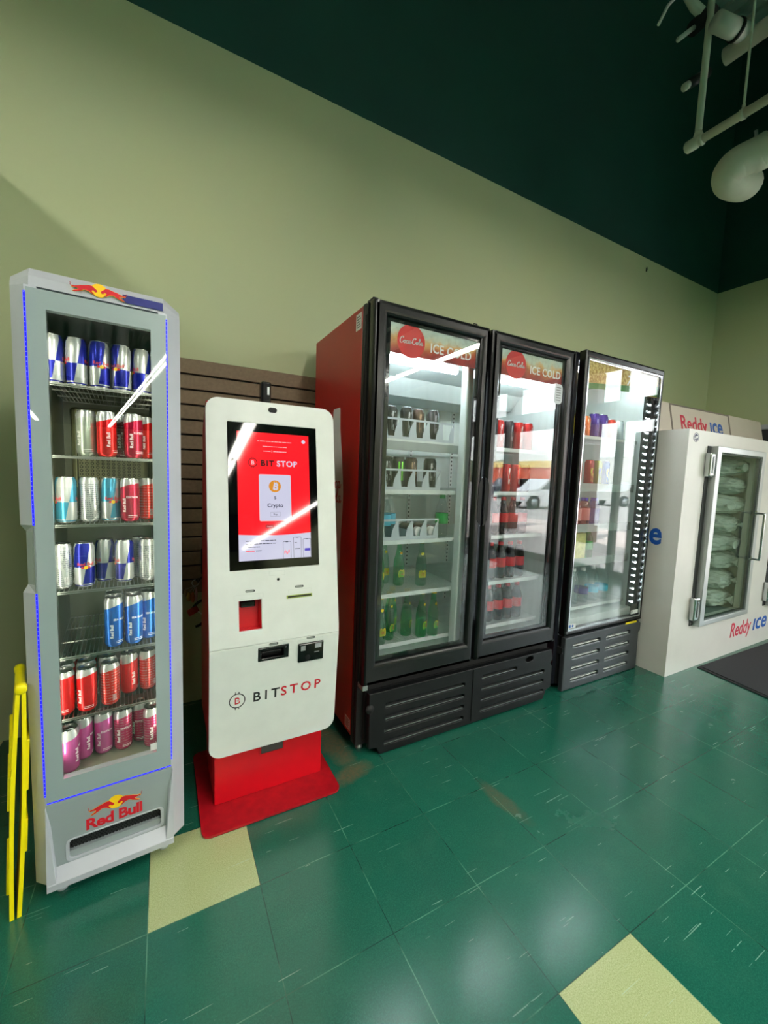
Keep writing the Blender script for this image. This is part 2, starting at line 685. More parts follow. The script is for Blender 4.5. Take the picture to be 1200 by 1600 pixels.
# storefront window
ALU = mat('dark_bronze_aluminium', (52, 46, 42), 0.4, 0.6)
g = G()
for yy, w in ((SY0, 0.06), (-2.30, 0.05), (-1.27, 0.05), (-0.25, 0.07), (SY1 - 0.06, 0.06)):
    g.box((XR + 0.02, yy, 0), (XR + 0.10, yy + w, SZ), ALU)
g.box((XR + 0.02, SY0, 2.10), (XR + 0.11, SY1, 2.38), ALU)
g.box((XR + 0.02, SY0, SZ - 0.06), (XR + 0.10, SY1, SZ), ALU)
g.box((XR + 0.02, SY0, 0.0), (XR + 0.10, SY1, 0.10), ALU)
win = struct('window_1', g, 'storefront glazing with dark frame in the right wall', 'window')
PANE = thin_glass('storefront_glass', (0.93, 0.96, 0.95), 0.0, 1.0, 1.5)
g = G()
g.box((XR + 0.055, SY0, 0.10), (XR + 0.061, SY1, SZ - 0.06), PANE)
struct('pane', g, '', parent=win)

# board on the right wall whose end shows past the sign
g = G()
g.box((XR - 0.03, 1.25, 1.42), (XR, 1.868, 1.885), mat('dark_board', (46, 48, 50), 0.5, 0, 0.2, 40))
o_ = g
g.box((XR - 0.05, 1.24, 1.872), (XR, 1.875, 1.918), SILVER_LT)
single('wall_board', g, (XR - 0.02, 1.55, 1.65), 'dark board with a pale top rail hung on the right wall', 'board')

# slatwall
g = G()
zt = 1.836
GROOVE = mat('groove_shadow_black', (12, 10, 9), 0.9)
g.box((-0.30, DW - 0.012, zt - 16 * 0.0762), (1.30, DW - 0.002, zt), GROOVE)
for k in range(16):
    z1 = zt - k * 0.0762 - (0.0 if k == 0 else 0.004)
    z0 = zt - (k + 1) * 0.0762 + 0.005
    g.box((-0.30, DW - 0.028, z0), (1.30, DW - 0.010, z1), SLAT, 0.0012, 1)
single('slatwall_panel', g, (0.6, DW - 0.01, 1.2), 'brown slatwall panel on the sage wall behind the kiosk', 'slatwall')

# paint chips left on the wall
g = G()
g.prism([(-0.008, -0.018), (0.006, -0.02), (0.011, 0.004), (0.004, 0.022), (-0.006, 0.012)], 0, 0.004, BLACK_MATTE, FRONT(3.978, DW, 3.275))
single('wall_hook', g, (3.978, DW - 0.002, 3.275), 'tiny dark hook high on the sage wall near the corner', 'hook')

# ---------------------------------------------------------------- ceiling lamps
TUBE = emit('fluorescent_tube', (255, 252, 240), LAMP)
LAMP_W = mat('lamp_housing', (225, 226, 222), 0.4)
proto = None
n_l = 0
LZ = 3.17
rows = [(-1.62, 'left row', (-0.35, -15.2, -17.7, -20.2)), (1.10, 'middle row', [-0.75 - 2.5 * i for i in range(9)]), (4.00, 'row by the storefront', [-2.65 - 2.5 * i for i in range(8)])]
spots = ['first', 'second', 'third', 'fourth', 'fifth', 'sixth', 'seventh', 'eighth', 'ninth']
for rx_, rn, ys in rows:
    for k, yc in enumerate(ys):
        lab = 'fluorescent strip lamp hung over the shop, %s from the back wall, %s' % (spots[k], rn)
        if proto is None:
            proto = empty('strip_lamp', (rx_, yc, LZ), lab, 'lamp', 'strip lamps over the shop floor')
            g = G()
            g.prism([(-0.10, 0.0), (-0.05, 0.06), (0.05, 0.06), (0.10, 0.0), (0.09, 0.0), (0.045, 0.05), (-0.045, 0.05), (-0.09, 0.0)], -1.2, 1.2, LAMP_W, RX(PI / 2))
            g.cyl((0, -0.9, 0.06), (0, -0.9, ZC - LZ), 0.003, CHROME, 6)
            g.cyl((0, 0.9, 0.06), (0, 0.9, ZC - LZ), 0.003, CHROME, 6)
            part('housing', g, proto, local=True)
            for sx_ in (-0.045, 0.045):
                g = G(); g.cyl((sx_, -1.18, 0.01), (sx_, 1.18, 0.01), 0.015, TUBE, 8)
                part('tube', g, proto, local=True)
        else:
            copy_tree(proto, (rx_, yc, LZ), lab)

# ---------------------------------------------------------------- outside
PAVE = mat('pinkish_concrete', (205, 186, 180), 0.8, 0, 0.08, 2)
ASPH = mat('pale_worn_asphalt', (165, 158, 155), 0.85, 0, 0.1, 3)
g = G()
g.box((5.42, -60, -0.14), (11, 30, -0.02), PAVE)
struct('ground_sidewalk', g, 'pinkish concrete sidewalk outside the storefront', 'sidewalk')
g = G()
g.box((11, -140, -0.30), (140, 60, -0.12), ASPH)
struct('ground_parking', g, 'pale parking lot outside the storefront', 'parking lot')


def car(name, x, y, rz, rgb, label):
    body = mat('car_paint_%s' % name, rgb, 0.25, 0.3)
    o = empty(name, (x, y, -0.12), label, 'car', 'cars in the parking lot', rz)
    g = G()
    side = [(-2.2, 0.35), (-2.15, 0.85), (-1.2, 0.98), (-0.65, 1.48), (0.9, 1.50), (1.65, 1.0), (2.2, 0.9), (2.25, 0.35)]
    g.prism(side, -0.88, 0.88, body, RX(PI / 2))
    part('body', g, o, local=True)
    g = G()
    gl = [(-1.05, 0.98), (-0.58, 1.42), (0.85, 1.44), (1.45, 1.0)]
    g.prism(gl, -0.89, 0.89, BLACK_GLOSS, RX(PI / 2))
    part('window_glass', g, o, local=True)
    for wx in (-1.4, 1.4):
        for wy in (-0.85, 0.85):
            g = G(); g.cyl((wx, wy - 0.1, 0.33), (wx, wy + 0.1, 0.33), 0.33, BLACK_MATTE, 16)
            g.cyl((wx, wy - 0.11, 0.33), (wx, wy + 0.11, 0.33), 0.18, STEEL, 12)
            part('wheel', g, o, local=True)


car('sedan', 17.5, -11.3, 0.3, (225, 225, 228), 'white sedan parked outside, nearest the storefront')
car('sedan', 24.0, -16.4, 0.2, (190, 192, 198), 'silver sedan parked outside in the middle of the lot')
car('sedan', 23.5, -19.8, 0.2, (80, 84, 96), 'dark blue sedan parked beside the silver sedan outside')
car('sedan', 26.0, -12.2, 0.2, (210, 208, 205), 'pale grey sedan parked outside behind the white one')
g = G()
g.box((60, -66, -0.2), (75, -44, 4.6), mat('orange_shopfront', (214, 92, 62), 0.7))
g.box((59.8, -66, 3.6), (60, -44, 4.8), mat('yellow_fascia', (238, 205, 120), 0.6))
single('roadside_shop', g, (67, -55, -0.12), 'orange low shop with yellow fascia across the parking lot', 'building')
g = G()
g.box((60, -38, -0.2), (75, -22, 5.2), mat('white_shopfront', (222, 220, 216), 0.7))
single('roadside_shop', g, (67, -30, -0.12), 'white low shop building across the parking lot', 'building')
random.seed(4)
g = G()
LEAF = mat('tree_foliage', (84, 100, 78), 0.9, 0, 0.3, 1)
for k in range(60):
    tb = bmesh.new()
    bmesh.ops.create_icosphere(tb, subdivisions=2, radius=random.uniform(2.5, 4.2))
    g.merge(tb, LEAF, T(95 + random.uniform(-3, 3), -150 + k * 3.2, 2.5 + random.uniform(0, 1.6)))
single('treeline', g, (95, -60, -0.12), 'line of dull green trees beyond the parking lot', 'trees', kind='stuff')
POST = mat('brown_post_paint', (108, 72, 60), 0.6)
for x_, y_, lb in ((8.2, -4.9, 'brown square post on the sidewalk, the one nearer the shop corner'), (8.2, -2.6, 'brown square post on the sidewalk opposite the glass doors')):
    g = G()
    g.box((x_ - 0.12, y_ - 0.12, -0.02), (x_ + 0.12, y_ + 0.12, 3.6), POST, 0.01)
    g.box((x_ - 0.17, y_ - 0.17, -0.02), (x_ + 0.17, y_ + 0.17, 0.35), POST, 0.01)
    single('canopy_post', g, (x_, y_, -0.02), lb, 'post')

# mats
MATM = mat('black_rubber_mat', (24, 24, 29), 0.75, 0, 0.2, 80, bump=0.5)


def floor_mat_obj(pts, label, loc):
    g = G()
    g.prism(pts, 0.0, 0.006, MATM)
    inner = []
    cx = sum(p[0] for p in pts) / 4; cy = sum(p[1] for p in pts) / 4
    for p in pts:
        inner.append((p[0] + (0.022 if p[0] < cx else -0.022), p[1] + (0.022 if p[1] < cy else -0.022)))
    g.prism(inner, 0.006, 0.011, MATM)
    return single('floor_mat', g, loc, label, 'mat')


floor_mat_obj([(3.245, 0.90), (5.2, 0.86), (5.24, 1.34), (3.33, 1.376)], 'black rubber mat on the floor before the ice merchandiser', (4.2, 1.1, 0))
floor_mat_obj([(4.55, -2.75), (5.28, -2.75), (5.28, -0.62), (4.55, -0.62)], 'black rubber mat inside the glass storefront doors', (4.9, -1.7, 0))

# ================================================================ ENERGY DRINK FRIDGE
RBA = math.radians(4.2)
rb = empty('drinks_fridge', (-0.28, 1.413, 0), 'slim silver upright fridge of energy drinks with blue light strips at its door', 'fridge', rz=RBA)
RBW = WM[rb.name]

# ---- body: chamfered shell round a cavity
g = G()
zb, zt_ = 0.045, 1.742
lw = [(-0.030, 0.004), (-0.004, 0.004), (-0.004, 0.50), (-0.062, 0.50), (-0.062, 0.036)]
rw = [(0.297, 0.004), (0.335, 0.034), (0.335, 0.50), (0.274, 0.50), (0.274, 0.004)]
g.prism(rw, zb, zt_, SILVER_LT)
g.prism(lw, zb, 0.925, SILVER_LT)
g.prism(lw, 1.115, zt_, SILVER_LT)
nl = [(-0.030, 0.004), (-0.004, 0.004), (-0.004, 0.50), (-0.052, 0.50), (-0.052, 0.048), (-0.036, 0.026)]
g.prism(nl, 0.925, 1.115, SILVER)
for za, zbb in ((0.925, 0.945), (1.115, 1.095)):   # sloped ends of the finger recess
    tb = bmesh.new()
    a_ = [tb.verts.new((p[0], p[1], za)) for p in ((-0.030, 0.004), (-0.062, 0.036), (-0.050, 0.05), (-0.028, 0.03))]
    b_ = [tb.verts.new((p[0], p[1], zbb)) for p in ((-0.0301, 0.012), (-0.052, 0.048), (-0.050, 0.05), (-0.028, 0.03))]
    tb.faces.new(a_); tb.faces.new(b_[::-1])
    for i in range(4):
        tb.faces.new((a_[i], a_[(i + 1) % 4], b_[(i + 1) % 4], b_[i]))
    bmesh.ops.recalc_face_normals(tb, faces=tb.faces)
    g.merge(tb, SILVER_LT)
g.box((-0.004, 0.47, zb), (0.274, 0.50, zt_), INNER_DK)
g.box((-0.004, 0.03, 0.30), (0.274, 0.47, 0.342), INNER_DK)
g.box((-0.004, 0.03, 1.70), (0.274, 0.47, zt_), BLACK_MATTE)
g.box((-0.0045, 0.03, 0.342), (-0.0005, 0.47, 1.70), INNER_DK)
g.box((0.2705, 0.03, 0.342), (0.2745, 0.47, 1.70), INNER_DK)
g.box((0.0, 0.02, zb), (0.27, 0.47, 0.30), BLACK_MATTE)
part('body', g, rb, local=True)

# ---- cap
g = G()
prof = [(0.004, 1.742), (0.010, 1.768), (0.028, 1.792), (0.50, 1.792), (0.50, 1.742)]
M_yz = Matrix(((0, 0, 1, 0), (1, 0, 0, 0), (0, 1, 0, 0), (0, 0, 0, 1)))     # (y,z,x) profile along x
g.prism(prof, -0.020, 0.290, SILVER_LT, M_yz)
for s_, x0, x1 in ((-1, -0.020, -0.062), (1, 0.290, 0.335)):
    tb = bmesh.new()
    f0 = [tb.verts.new((x0, p[0], p[1])) for p in prof]
    sc_ = [(0.036, 1.742), (0.040, 1.752), (0.052, 1.768), (0.50, 1.768), (0.50, 1.742)]
    f1 = [tb.verts.new((x1, p[0], p[1])) for p in sc_]
    tb.faces.new(f0); tb.faces.new(f1[::-1])
    for i in range(5):
        tb.faces.new((f0[i], f0[(i + 1) % 5], f1[(i + 1) % 5], f1[i]))
    bmesh.ops.recalc_face_normals(tb, faces=tb.faces)
    g.merge(tb, SILVER_LT)
capo = part('top_cap', g, rb, local=True)


BULL = [(0.02, 0.36), (0.0, 0.42), (0.03, 0.52), (0.12, 0.50), (0.22, 0.56), (0.34, 0.66), (0.50, 0.72), (0.66, 0.82), (0.80, 0.80),
        (0.88, 0.66), (0.97, 0.52), (1.0, 0.38), (0.93, 0.30), (0.86, 0.38), (0.84, 0.46), (0.76, 0.36), (0.80, 0.24), (0.88, 0.10),
        (0.78, 0.12), (0.68, 0.28), (0.58, 0.34), (0.46, 0.34), (0.38, 0.22), (0.26, 0.12), (0.12, 0.02), (0.02, 0.0), (0.10, 0.12),
        (0.22, 0.22), (0.26, 0.34), (0.16, 0.38), (0.08, 0.40)]


def bulls(g, M, w, sun=True):
    """two charging bulls meeting before a round sun; local origin at the middle, total width w"""
    if sun:
        g.prism(circ(0, 0.02 * w, 0.155 * w, 28), 0, 0.0006, PRINT_YEL, M)
    for sgn in (-1, 1):
        for pad, m_, z_ in ((0.014, PRINT_YEL, 0.0010), (0.0, PRINT_RED, 0.0014)):
            pts = []
            cx = sum(p[0] for p in BULL) / len(BULL); cy = sum(p[1] for p in BULL) / len(BULL)
            for i, p in enumerate(BULL):
                a = Vector(BULL[i - 1]); b = Vector(BULL[(i + 1) % len(BULL)])
                d = (b - a).normalized()
                nrm = Vector((-d.y, d.x)) if True else None
                q = Vector(p) + nrm * pad * 1.6
                pts.append((sgn * (-(1 - q.x) * 0.46 - 0.03) * w, (q.y * 0.26 - 0.12) * w))
            g.prism(pts, z_, z_ + 0.0004, m_, M)
        tail = [(sgn * -0.49 * w, 0.0), (sgn * -0.52 * w, 0.035 * w), (sgn * -0.50 * w, 0.06 * w), (sgn * -0.525 * w, 0.075 * w)]
        g.tube([(a, b, 0.001) for a, b in tail], 0.006 * w, PRINT_RED, M, 0)
    return g


g = G()
tilt = math.atan2(0.018, 0.024)
Mcap = T(0.131, 0.0145, 1.7715) @ RX(PI / 2 - math.radians(22))
Mcap = T(0.131, 0.0055, 1.762) @ RX(PI / 2 - math.radians(12))
g.prism(rect(0.055, -0.014, 0.156, 0.010), 0.0002, 0.0008, PRINT_BLUE, Mcap)
bulls(g, Mcap @ T(0, 0.002, 0.001), 0.125)
part('emblem', g, capo, local=True)

# ---- door
g = G()
g.plate(rect(-0.026, 0.305, 0.294, 1.736), [rect(0.014, 0.366, 0.254, 1.687)], 0.022, DOOR_GREY, FRONT(0, 0.022, 0))
door = part('door', g, rb, local=True)
g = G()
g.box((0.013, 0.003, 0.365), (0.255, 0.007, 1.688), GLASS)
part('glass_pane', g, door, local=True)
g = G(); g.prism(rect(0.236, 0.374, 0.254, 0.397), 0, 0.0006, LABEL_WHITE, FRONT(0, 0.0025, 0))
part('sticker', g, door, local=True)

BLUE_LED = emit('blue_led_strip', (26, 26, 250), 2.2)
LED_DOT = emit('led_dot', (110, 120, 255), 2.2)
for x_, zs in ((-0.029, ((0.325, 0.925), (1.115, 1.725))), (0.2955, ((0.325, 1.725),))):
    for z0, z1 in zs:
        g = G()
        g.box((x_ - 0.002, 0.001, z0), (x_ + 0.002, 0.006, z1), BLUE_LED)
        z = z0 + 0.006
        while z < z1:
            g.box((x_ - 0.0009, 0.0002, z), (x_ + 0.0009, 0.001, z + 0.0022), LED_DOT)
            z += 0.0125
        part('light_strip', g, rb, local=True, label='glowing blue light strip')
g = G(); g.box((-0.026, 0.003, 0.300), (0.294, 0.008, 0.3035), BLUE_LED)
part('light_strip', g, rb, local=True, label='thin blue light line under the door')

# ---- kick panel
g = G()
PG = DOOR_GREY
g.plate(rect(-0.028, 0.090, 0.296, 0.298), [rr(0.022, 0.108, 0.262, 0.166, 0.012)], 0.010, SILVER, FRONT(0, 0.012, 0))
# light rim of the vent recess
ring_o = rr(0.014, 0.100, 0.270, 0.160, 0.014); ring_i = rr(0.022, 0.108, 0.262, 0.172, 0.012)
g.plate(rr(0.013, 0.099, 0.271, 0.170, 0.016), [rr(0.022, 0.108, 0.262, 0.178, 0.012)] if False else [rr(0.022, 0.108, 0.262, 0.1665, 0.012)], 0.006, SILVER_LT, FRONT(0, 0.005, 0), bev=0.002)
# sloped bottom lip and cheeks
lip = [(0.006, 0.112), (-0.030, 0.075), (-0.030, 0.050), (0.02, 0.047), (0.02, 0.112)]
lip = [(0.004, 0.098), (-0.028, 0.066), (-0.028, 0.048), (0.02, 0.047), (0.02, 0.098)]
g.prism(lip, -0.028, 0.296, SILVER_LT, M_yz)
for x_, xi in ((-0.030, -0.006), (0.298, 0.274)):
    tb = bmesh.new()
    vs = [tb.verts.new(p) for p in ((x_, -0.028, 0.048), (x_, 0.012, 0.048), (x_, 0.012, 0.29), (x_, 0.0, 0.29), (xi, -0.028, 0.048), (xi, 0.012, 0.048), (x_ + (xi - x_) * 0.3, 0.012, 0.29))]
    bmesh.ops.convex_hull(tb, input=tb.verts)
    g.merge(tb, SILVER_LT)
kick = part('kick_panel', g, rb, local=True)
g = G()
g.box((0.02, 0.020, 0.100), (0.264, 0.022, 0.170), BLACK_MATTE)
MESHM = mat('vent_mesh_black', (34, 36, 38), 0.5)
for r_ in range(6):
    for c_ in range(28):
        cx = 0.028 + c_ * 0.0086 + (0.0043 if r_ % 2 else 0)
        cz = 0.130 + r_ * 0.0062
        g.plate(circ(cx, cz, 0.0040, 6), [circ(cx, cz, 0.0027, 6)], 0.002, MESHM, FRONT(0, 0.019, 0))
g.box((0.022, 0.006, 0.108), (0.262, 0.020, 0.127), SILVER)
part('vent_grille', g, kick, local=True)
g = G()
g.text('Red Bull', 0.047, PRINT_RED, FRONT(0.137, 0.0015, 0.1800), offset=0.0015, spacing=0.93, sx=1.02)
bulls(g, FRONT(0.140, 0.0015, 0.238), 0.135)
part('logo', g, kick, local=True)
for x_ in (0.0, 0.272):
    g = G(); g.lathe([(0.008, 0.0), (0.014, 0.001), (0.014, 0.010), (0.007, 0.016), (0.007, 0.05)], SILVER_LT, 16, T(x_, 0.028, 0))
    part('foot', g, rb, local=True)
for x_ in (0.0, 0.272):
    g = G(); g.lathe([(0.008, 0.0), (0.014, 0.001), (0.014, 0.010), (0.007, 0.016), (0.007, 0.05)], SILVER_LT, 16, T(x_, 0.45, 0))
    part('foot', g, rb, local=True)

# ---- inside: shelves, evaporator cover, light
WIRE = mat('chrome_wire', (170, 174, 165), 0.28, 0.9, 0.1)
RBS = [1.512, 1.310, 1.110, 0.912, 0.712, 0.520]
for z in RBS:
    g = G()
    for k in range(25):
        x_ = 0.003 + k * 0.011
        g.box((x_ - 0.0009, 0.058, z - 0.002), (x_ + 0.0009, 0.45, z), WIRE)
    for y_ in (0.058, 0.19, 0.32, 0.45):
        g.box((0.0, y_ - 0.0016, z - 0.0055), (0.270, y_ + 0.0016, z - 0.002), WIRE)
    g.box((0.0, 0.0555, z - 0.010), (0.270, 0.058, z - 0.0075), WIRE)
    part('wire_shelf', g, rb, local=True)
g = G()
EV = mat('olive_grey_cover', (178, 178, 128), 0.35, 0.2, 0.1)
g.box((0.022, 0.44, 1.20), (0.262, 0.47, 1.49), EV, 0.012)
for r_ in range(15):
    for c_ in range(12):
        g.plate(circ(0.050 + c_ * 0.0165, 1.235 + r_ * 0.0135, 0.0052, 10), [circ(0.050 + c_ * 0.0165, 1.235 + r_ * 0.0135, 0.0032, 8)], 0.0012, BLACK_MATTE, FRONT(0, 0.4399, 0))
g.tube([(0.04, 0.438, 1.22), (0.04, 0.438, 1.445), (0.05, 0.438, 1.455), (0.25, 0.438, 1.455)], 0.0018, BLACK_MATTE)
part('evaporator_cover', g, rb, local=True)
RB_LIGHT = emit('fridge_side_light', (255, 248, 225), 24.0)
for x_ in (0.0015, 0.2685):
    g = G(); g.box((x_ - 0.0015, 0.030, 0.40), (x_ + 0.0015, 0.040, 1.66), RB_LIGHT)
    part('inside_light', g, rb, local=True)


# ---- cans
def can_material(name, kind, rgb=(20, 30, 140), back=False):
    t = NT(name)
    v = t.obj()
    sp = t.n('ShaderNodeSeparateXYZ'); t.l(v, sp.inputs[0])
    X, Y, Z = sp.outputs
    ang = t.math('ARCTAN2', X, t.math('MULTIPLY', Y, -1.0))
    H = 0.135 if kind != 'tall' else 0.157
    zz = t.math('DIVIDE', Z, H)
    silver = s2l((198, 202, 200))
    c = s2l(rgb)
    if kind == 'quarters':
        top = t.math('GREATER_THAN', zz, 0.46)
        sl = t.math('ADD', ang, t.math('MULTIPLY', t.math('SUBTRACT', zz, 0.46), -0.9))
        s2 = t.math('GREATER_THAN', t.math('SINE', t.math('MULTIPLY', sl, 2.0)), 0.0)
        blue = t.math('ABSOLUTE', t.math('SUBTRACT', top, s2))
        col = t.mix(blue, silver, c)
        low = t.math('LESS_THAN', zz, 0.085)
        col = t.mix(low, col, silver)
        l2 = t.math('MULTIPLY', t.math('LESS_THAN', zz, 0.06), t.math('GREATER_THAN', zz, 0.035))
        col = t.mix(l2, col, c)
        fac = blue
    elif kind == 'text':
        ln = t.math('FRACT', t.math('MULTIPLY', zz, 22.0))
        nz = t.noise(t.scaled(v, (260, 260, 40)), 1.0, 1.0)
        k = t.math('MULTIPLY', t.math('GREATER_THAN', ln, 0.45), t.math('GREATER_THAN', nz, 0.5))
        k = t.math('MULTIPLY', k, t.math('LESS_THAN', zz, 0.86))
        col = t.mix(t.math('MULTIPLY', k, 0.7), silver, c)
        fac = 0.0
    else:
        ln = t.math('SINE', t.math('ADD', ang, 0.6))
        edge = t.math('ADD', 0.83, t.math('MULTIPLY', ln, 0.06))
        pt = t.math('GREATER_THAN', zz, edge)
        col = t.mix(pt, c, silver)
        if kind == 'printed':
            l3 = t.math('FRACT', t.math('MULTIPLY', zz, 15.0))
            nz = t.noise(t.scaled(v, (200, 200, 20)), 1.0, 1.0)
            k = t.math('MULTIPLY', t.math('GREATER_THAN', l3, 0.72), t.math('GREATER_THAN', nz, 0.42))
            col = t.mix(t.math('MULTIPLY', k, 0.4), col, silver)
        fac = 0.5
    b = t.bsdf(col, 0.24, 0.55)
    return t.fin(b)


CAN_METAL = mat('bare_aluminium', (196, 200, 200), 0.25, 1.0)
CANM = {
    'blue': can_material('blue_silver_can', 'quarters', (14, 26, 150)),
    'sugarfree': can_material('light_blue_can', 'quarters', (60, 150, 182)),
    'back': can_material('silver_can_back', 'text', (70, 80, 96)),
    'red': can_material('red_can', 'solid', (216, 22, 26)),
    'redback': can_material('red_can_back', 'printed', (206, 42, 34)),
    'crimson': can_material('crimson_can', 'solid', (176, 16, 56)),
    'purple': can_material('dark_purple_can', 'printed', (110, 14, 40)),
    'sea': can_material('sea_blue_can', 'tall', (10, 96, 190)),
    'pink': can_material('pink_can', 'solid', (216, 96, 168)),
    'magenta': can_material('magenta_can', 'printed', (190, 30, 92)),
    'pale': can_material('pale_silver_can', 'solid', (178, 188, 172)),
}
CANWORD = {'blue': 'blue and silver', 'sugarfree': 'light blue and silver', 'back': 'silver fine-print', 'red': 'bright red', 'redback': 'red fine-print',
           'crimson': 'crimson', 'purple': 'dark purple', 'sea': 'sea blue', 'pink': 'pink', 'magenta': 'magenta', 'pale': 'pale silver'}


def wrap_text(g, body, size, r, z, ang, m, vertical=False, **k):
    me = text_mesh(body, size, 0.0, **k)
    tb = bmesh.new(); tb.from_mesh(me)
    for v_ in tb.verts:
        x_, y_ = v_.co.x, v_.co.y
        if vertical:
            x_, y_ = -y_, x_
        a = ang + x_ / r
        v_.co = Vector((math.sin(a) * (r + 0.0004), -math.cos(a) * (r + 0.0004), z + y_))
    g.merge(tb, m)


def wrap_disc(g, rad, r, z, ang, m, dx=0.0, lift=0.0006):
    tb = bmesh.new()
    vs = []
    for a, b in circ(dx, 0, rad, 14):
        vs.append(tb.verts.new((math.sin(ang + a / r) * (r + lift), -math.cos(ang + a / r) * (r + lift), z + b)))
    tb.faces.new(vs)
    g.merge(tb, m)


CAN_PROTO = {}


def make_can(kind, key, label, group):
    r, h = (0.0265, 0.135) if kind != 'sea' else (0.026, 0.157)
    g = G()
    g.lathe([(0.019, 0.0), (r - 0.003, 0.004), (r, 0.012), (r, h - 0.012), (r - 0.004, h - 0.003), (r - 0.004, h)], CANM[kind], 28, cap=False)
    me = g.mesh('beverage_can')
    o = bpy.data.objects.new('beverage_can', me)
    COL.objects.link(o)
    WM[o.name] = Matrix.Identity(4)
    o['label'] = label; o['category'] = 'can'; o['group'] = group
    g = G()
    g.lathe([(r - 0.0035, h - 0.0005), (r - 0.0032, h + 0.0015), (r - 0.005, h + 0.001), (r - 0.0058, h - 0.003), (0, h - 0.003)], CAN_METAL, 28, cap=False)
    g.box((-0.003, -0.012, h - 0.003), (0.003, 0.004, h - 0.0022), CAN_METAL)
    part('lid', g, o, local=True)
    g = G()
    g.lathe([(0.0, 0.004), (0.017, 0.0005), (0.019, 0.0), (r - 0.003, 0.0042)], CAN_METAL, 20, cap=False)
    part('base', g, o, local=True)
    g = G()
    if kind in ('blue', 'sugarfree'):
        wrap_text(g, 'Red Bull', 0.0135, r, h * 0.50, 0.0, PRINT_RED, offset=0.0003)
        for an in (0.0, PI):
            if an:
                part('label_print', g, o, local=True)
                g = G()
                wrap_text(g, 'Red Bull', 0.0135, r, h * 0.50, PI, PRINT_RED, offset=0.0003)
            wrap_disc(g, 0.0055, r, h * 0.455, an, PRINT_YEL)
            wrap_disc(g, 0.0036, r, h * 0.455, an, PRINT_RED, -0.008, 0.0009)
            wrap_disc(g, 0.0036, r, h * 0.455, an, PRINT_RED, 0.008, 0.0009)
    elif kind in ('back', 'redback'):
        an = 0.2
        for k in range(9):
            tb = bmesh.new()
            a0, a1 = an + k * 0.045, an + k * 0.045 + 0.022
            vs = [tb.verts.new((math.sin(a) * (r + 0.0005), -math.cos(a) * (r + 0.0005), z)) for a, z in ((a0, 0.016), (a1, 0.016), (a1, 0.036), (a0, 0.036))]
            tb.faces.new(vs); g.merge(tb, PRINT_WHITE if k % 2 == 0 else PRINT_BLACK)
    else:
        wrap_text(g, 'Red Bull', 0.013, r, 0.030, -0.55, PRINT_WHITE, True, offset=0.0003, align='LEFT')
        nm = {'sea': 'SEA BLUE', 'crimson': 'EDITION', 'magenta': 'EDITION', 'purple': 'EDITION', 'pink': 'EDITION', 'red': '', 'pale': ''}[kind]
        if nm:
            wrap_text(g, nm, 0.0085, r, h * 0.55, 0.15, PRINT_WHITE, offset=0.0001)
        for zz_ in (0.014, 0.019):
            tb = bmesh.new()
            a0, a1 = -0.3, 0.7
            seg = [a0 + (a1 - a0) * i / 8 for i in range(9)]
            lo = [tb.verts.new((math.sin(a) * (r + 0.0004), -math.cos(a) * (r + 0.0004), zz_)) for a in seg]
            hi = [tb.verts.new((math.sin(a) * (r + 0.0004), -math.cos(a) * (r + 0.0004), zz_ + 0.0012)) for a in seg]
            for i in range(8):
                tb.faces.new((lo[i], lo[i + 1], hi[i + 1], hi[i]))
            g.merge(tb, PRINT_WHITE)
    part('label_print', g, o, local=True)
    return o


def put_can(kind, u, d, z, ang, label, group):
    loc = RBW @ Vector((u, d, z))
    rz = RBA + ang
    if kind not in CAN_PROTO:
        o = make_can(kind, kind, label, group)
        o.location = loc; o.rotation_euler = (0, 0, rz)
        CAN_PROTO[kind] = o
        return o
    return copy_tree(CAN_PROTO[kind], loc, label, rz, group)


ORD = ['leftmost', 'second from the left', 'third from the left', 'fourth from the left', 'fifth from the left', 'sixth from the left', 'seventh from the left']


def can_row(z, row, place, group, where='front row'):
    for i, (k, u, d, a) in enumerate(row):
        put_can(k, u, d, z + 0.0005, a, '%s can, %s %s%s' % (CANWORD[k], ORD[i], 'of those behind on the ' + place if 'behind' in where else ('of the third row back, ' + place if 'third' in where else 'on the ' + place), ''), group)


can_row(RBS[0], [('blue', 0.014, 0.10, 1.9), ('blue', 0.069 - 0.0, 0.10, 1.7), ('blue', 0.124, 0.10, 0.25), ('blue', 0.179, 0.10, -0.55), ('blue', 0.2325, 0.11, -1.15)], 'top shelf, slim fridge', 'cans on the top fridge shelf')
can_row(RBS[1], [('pale', 0.086, 0.125, 0.0), ('red', 0.138, 0.10, 0.9), ('purple', 0.180, 0.165, 0.3), ('crimson', 0.2075, 0.10, 0.5), ('red', 0.2475, 0.155, 0.3)], 'second shelf, slim fridge', 'cans on the second fridge shelf')
can_row(RBS[2], [('sugarfree', 0.034, 0.10, 1.9), ('back', 0.0885, 0.115, 0.2), ('sugarfree', 0.143, 0.118, 0.3), ('crimson', 0.195, 0.100, 0.1), ('redback', 0.2455, 0.145, 0.0)], 'third shelf, slim fridge', 'cans on the third fridge shelf')
can_row(RBS[3], [('back', 0.018, 0.10, 0.1), ('blue', 0.073, 0.10, 0.2), ('blue', 0.124, 0.148, 1.9), ('blue', 0.177, 0.118, 1.75), ('back', 0.222, 0.165, 0.5), ('back', 0.2425, 0.112, -0.2)], 'fourth shelf, slim fridge', 'cans on the fourth fridge shelf')
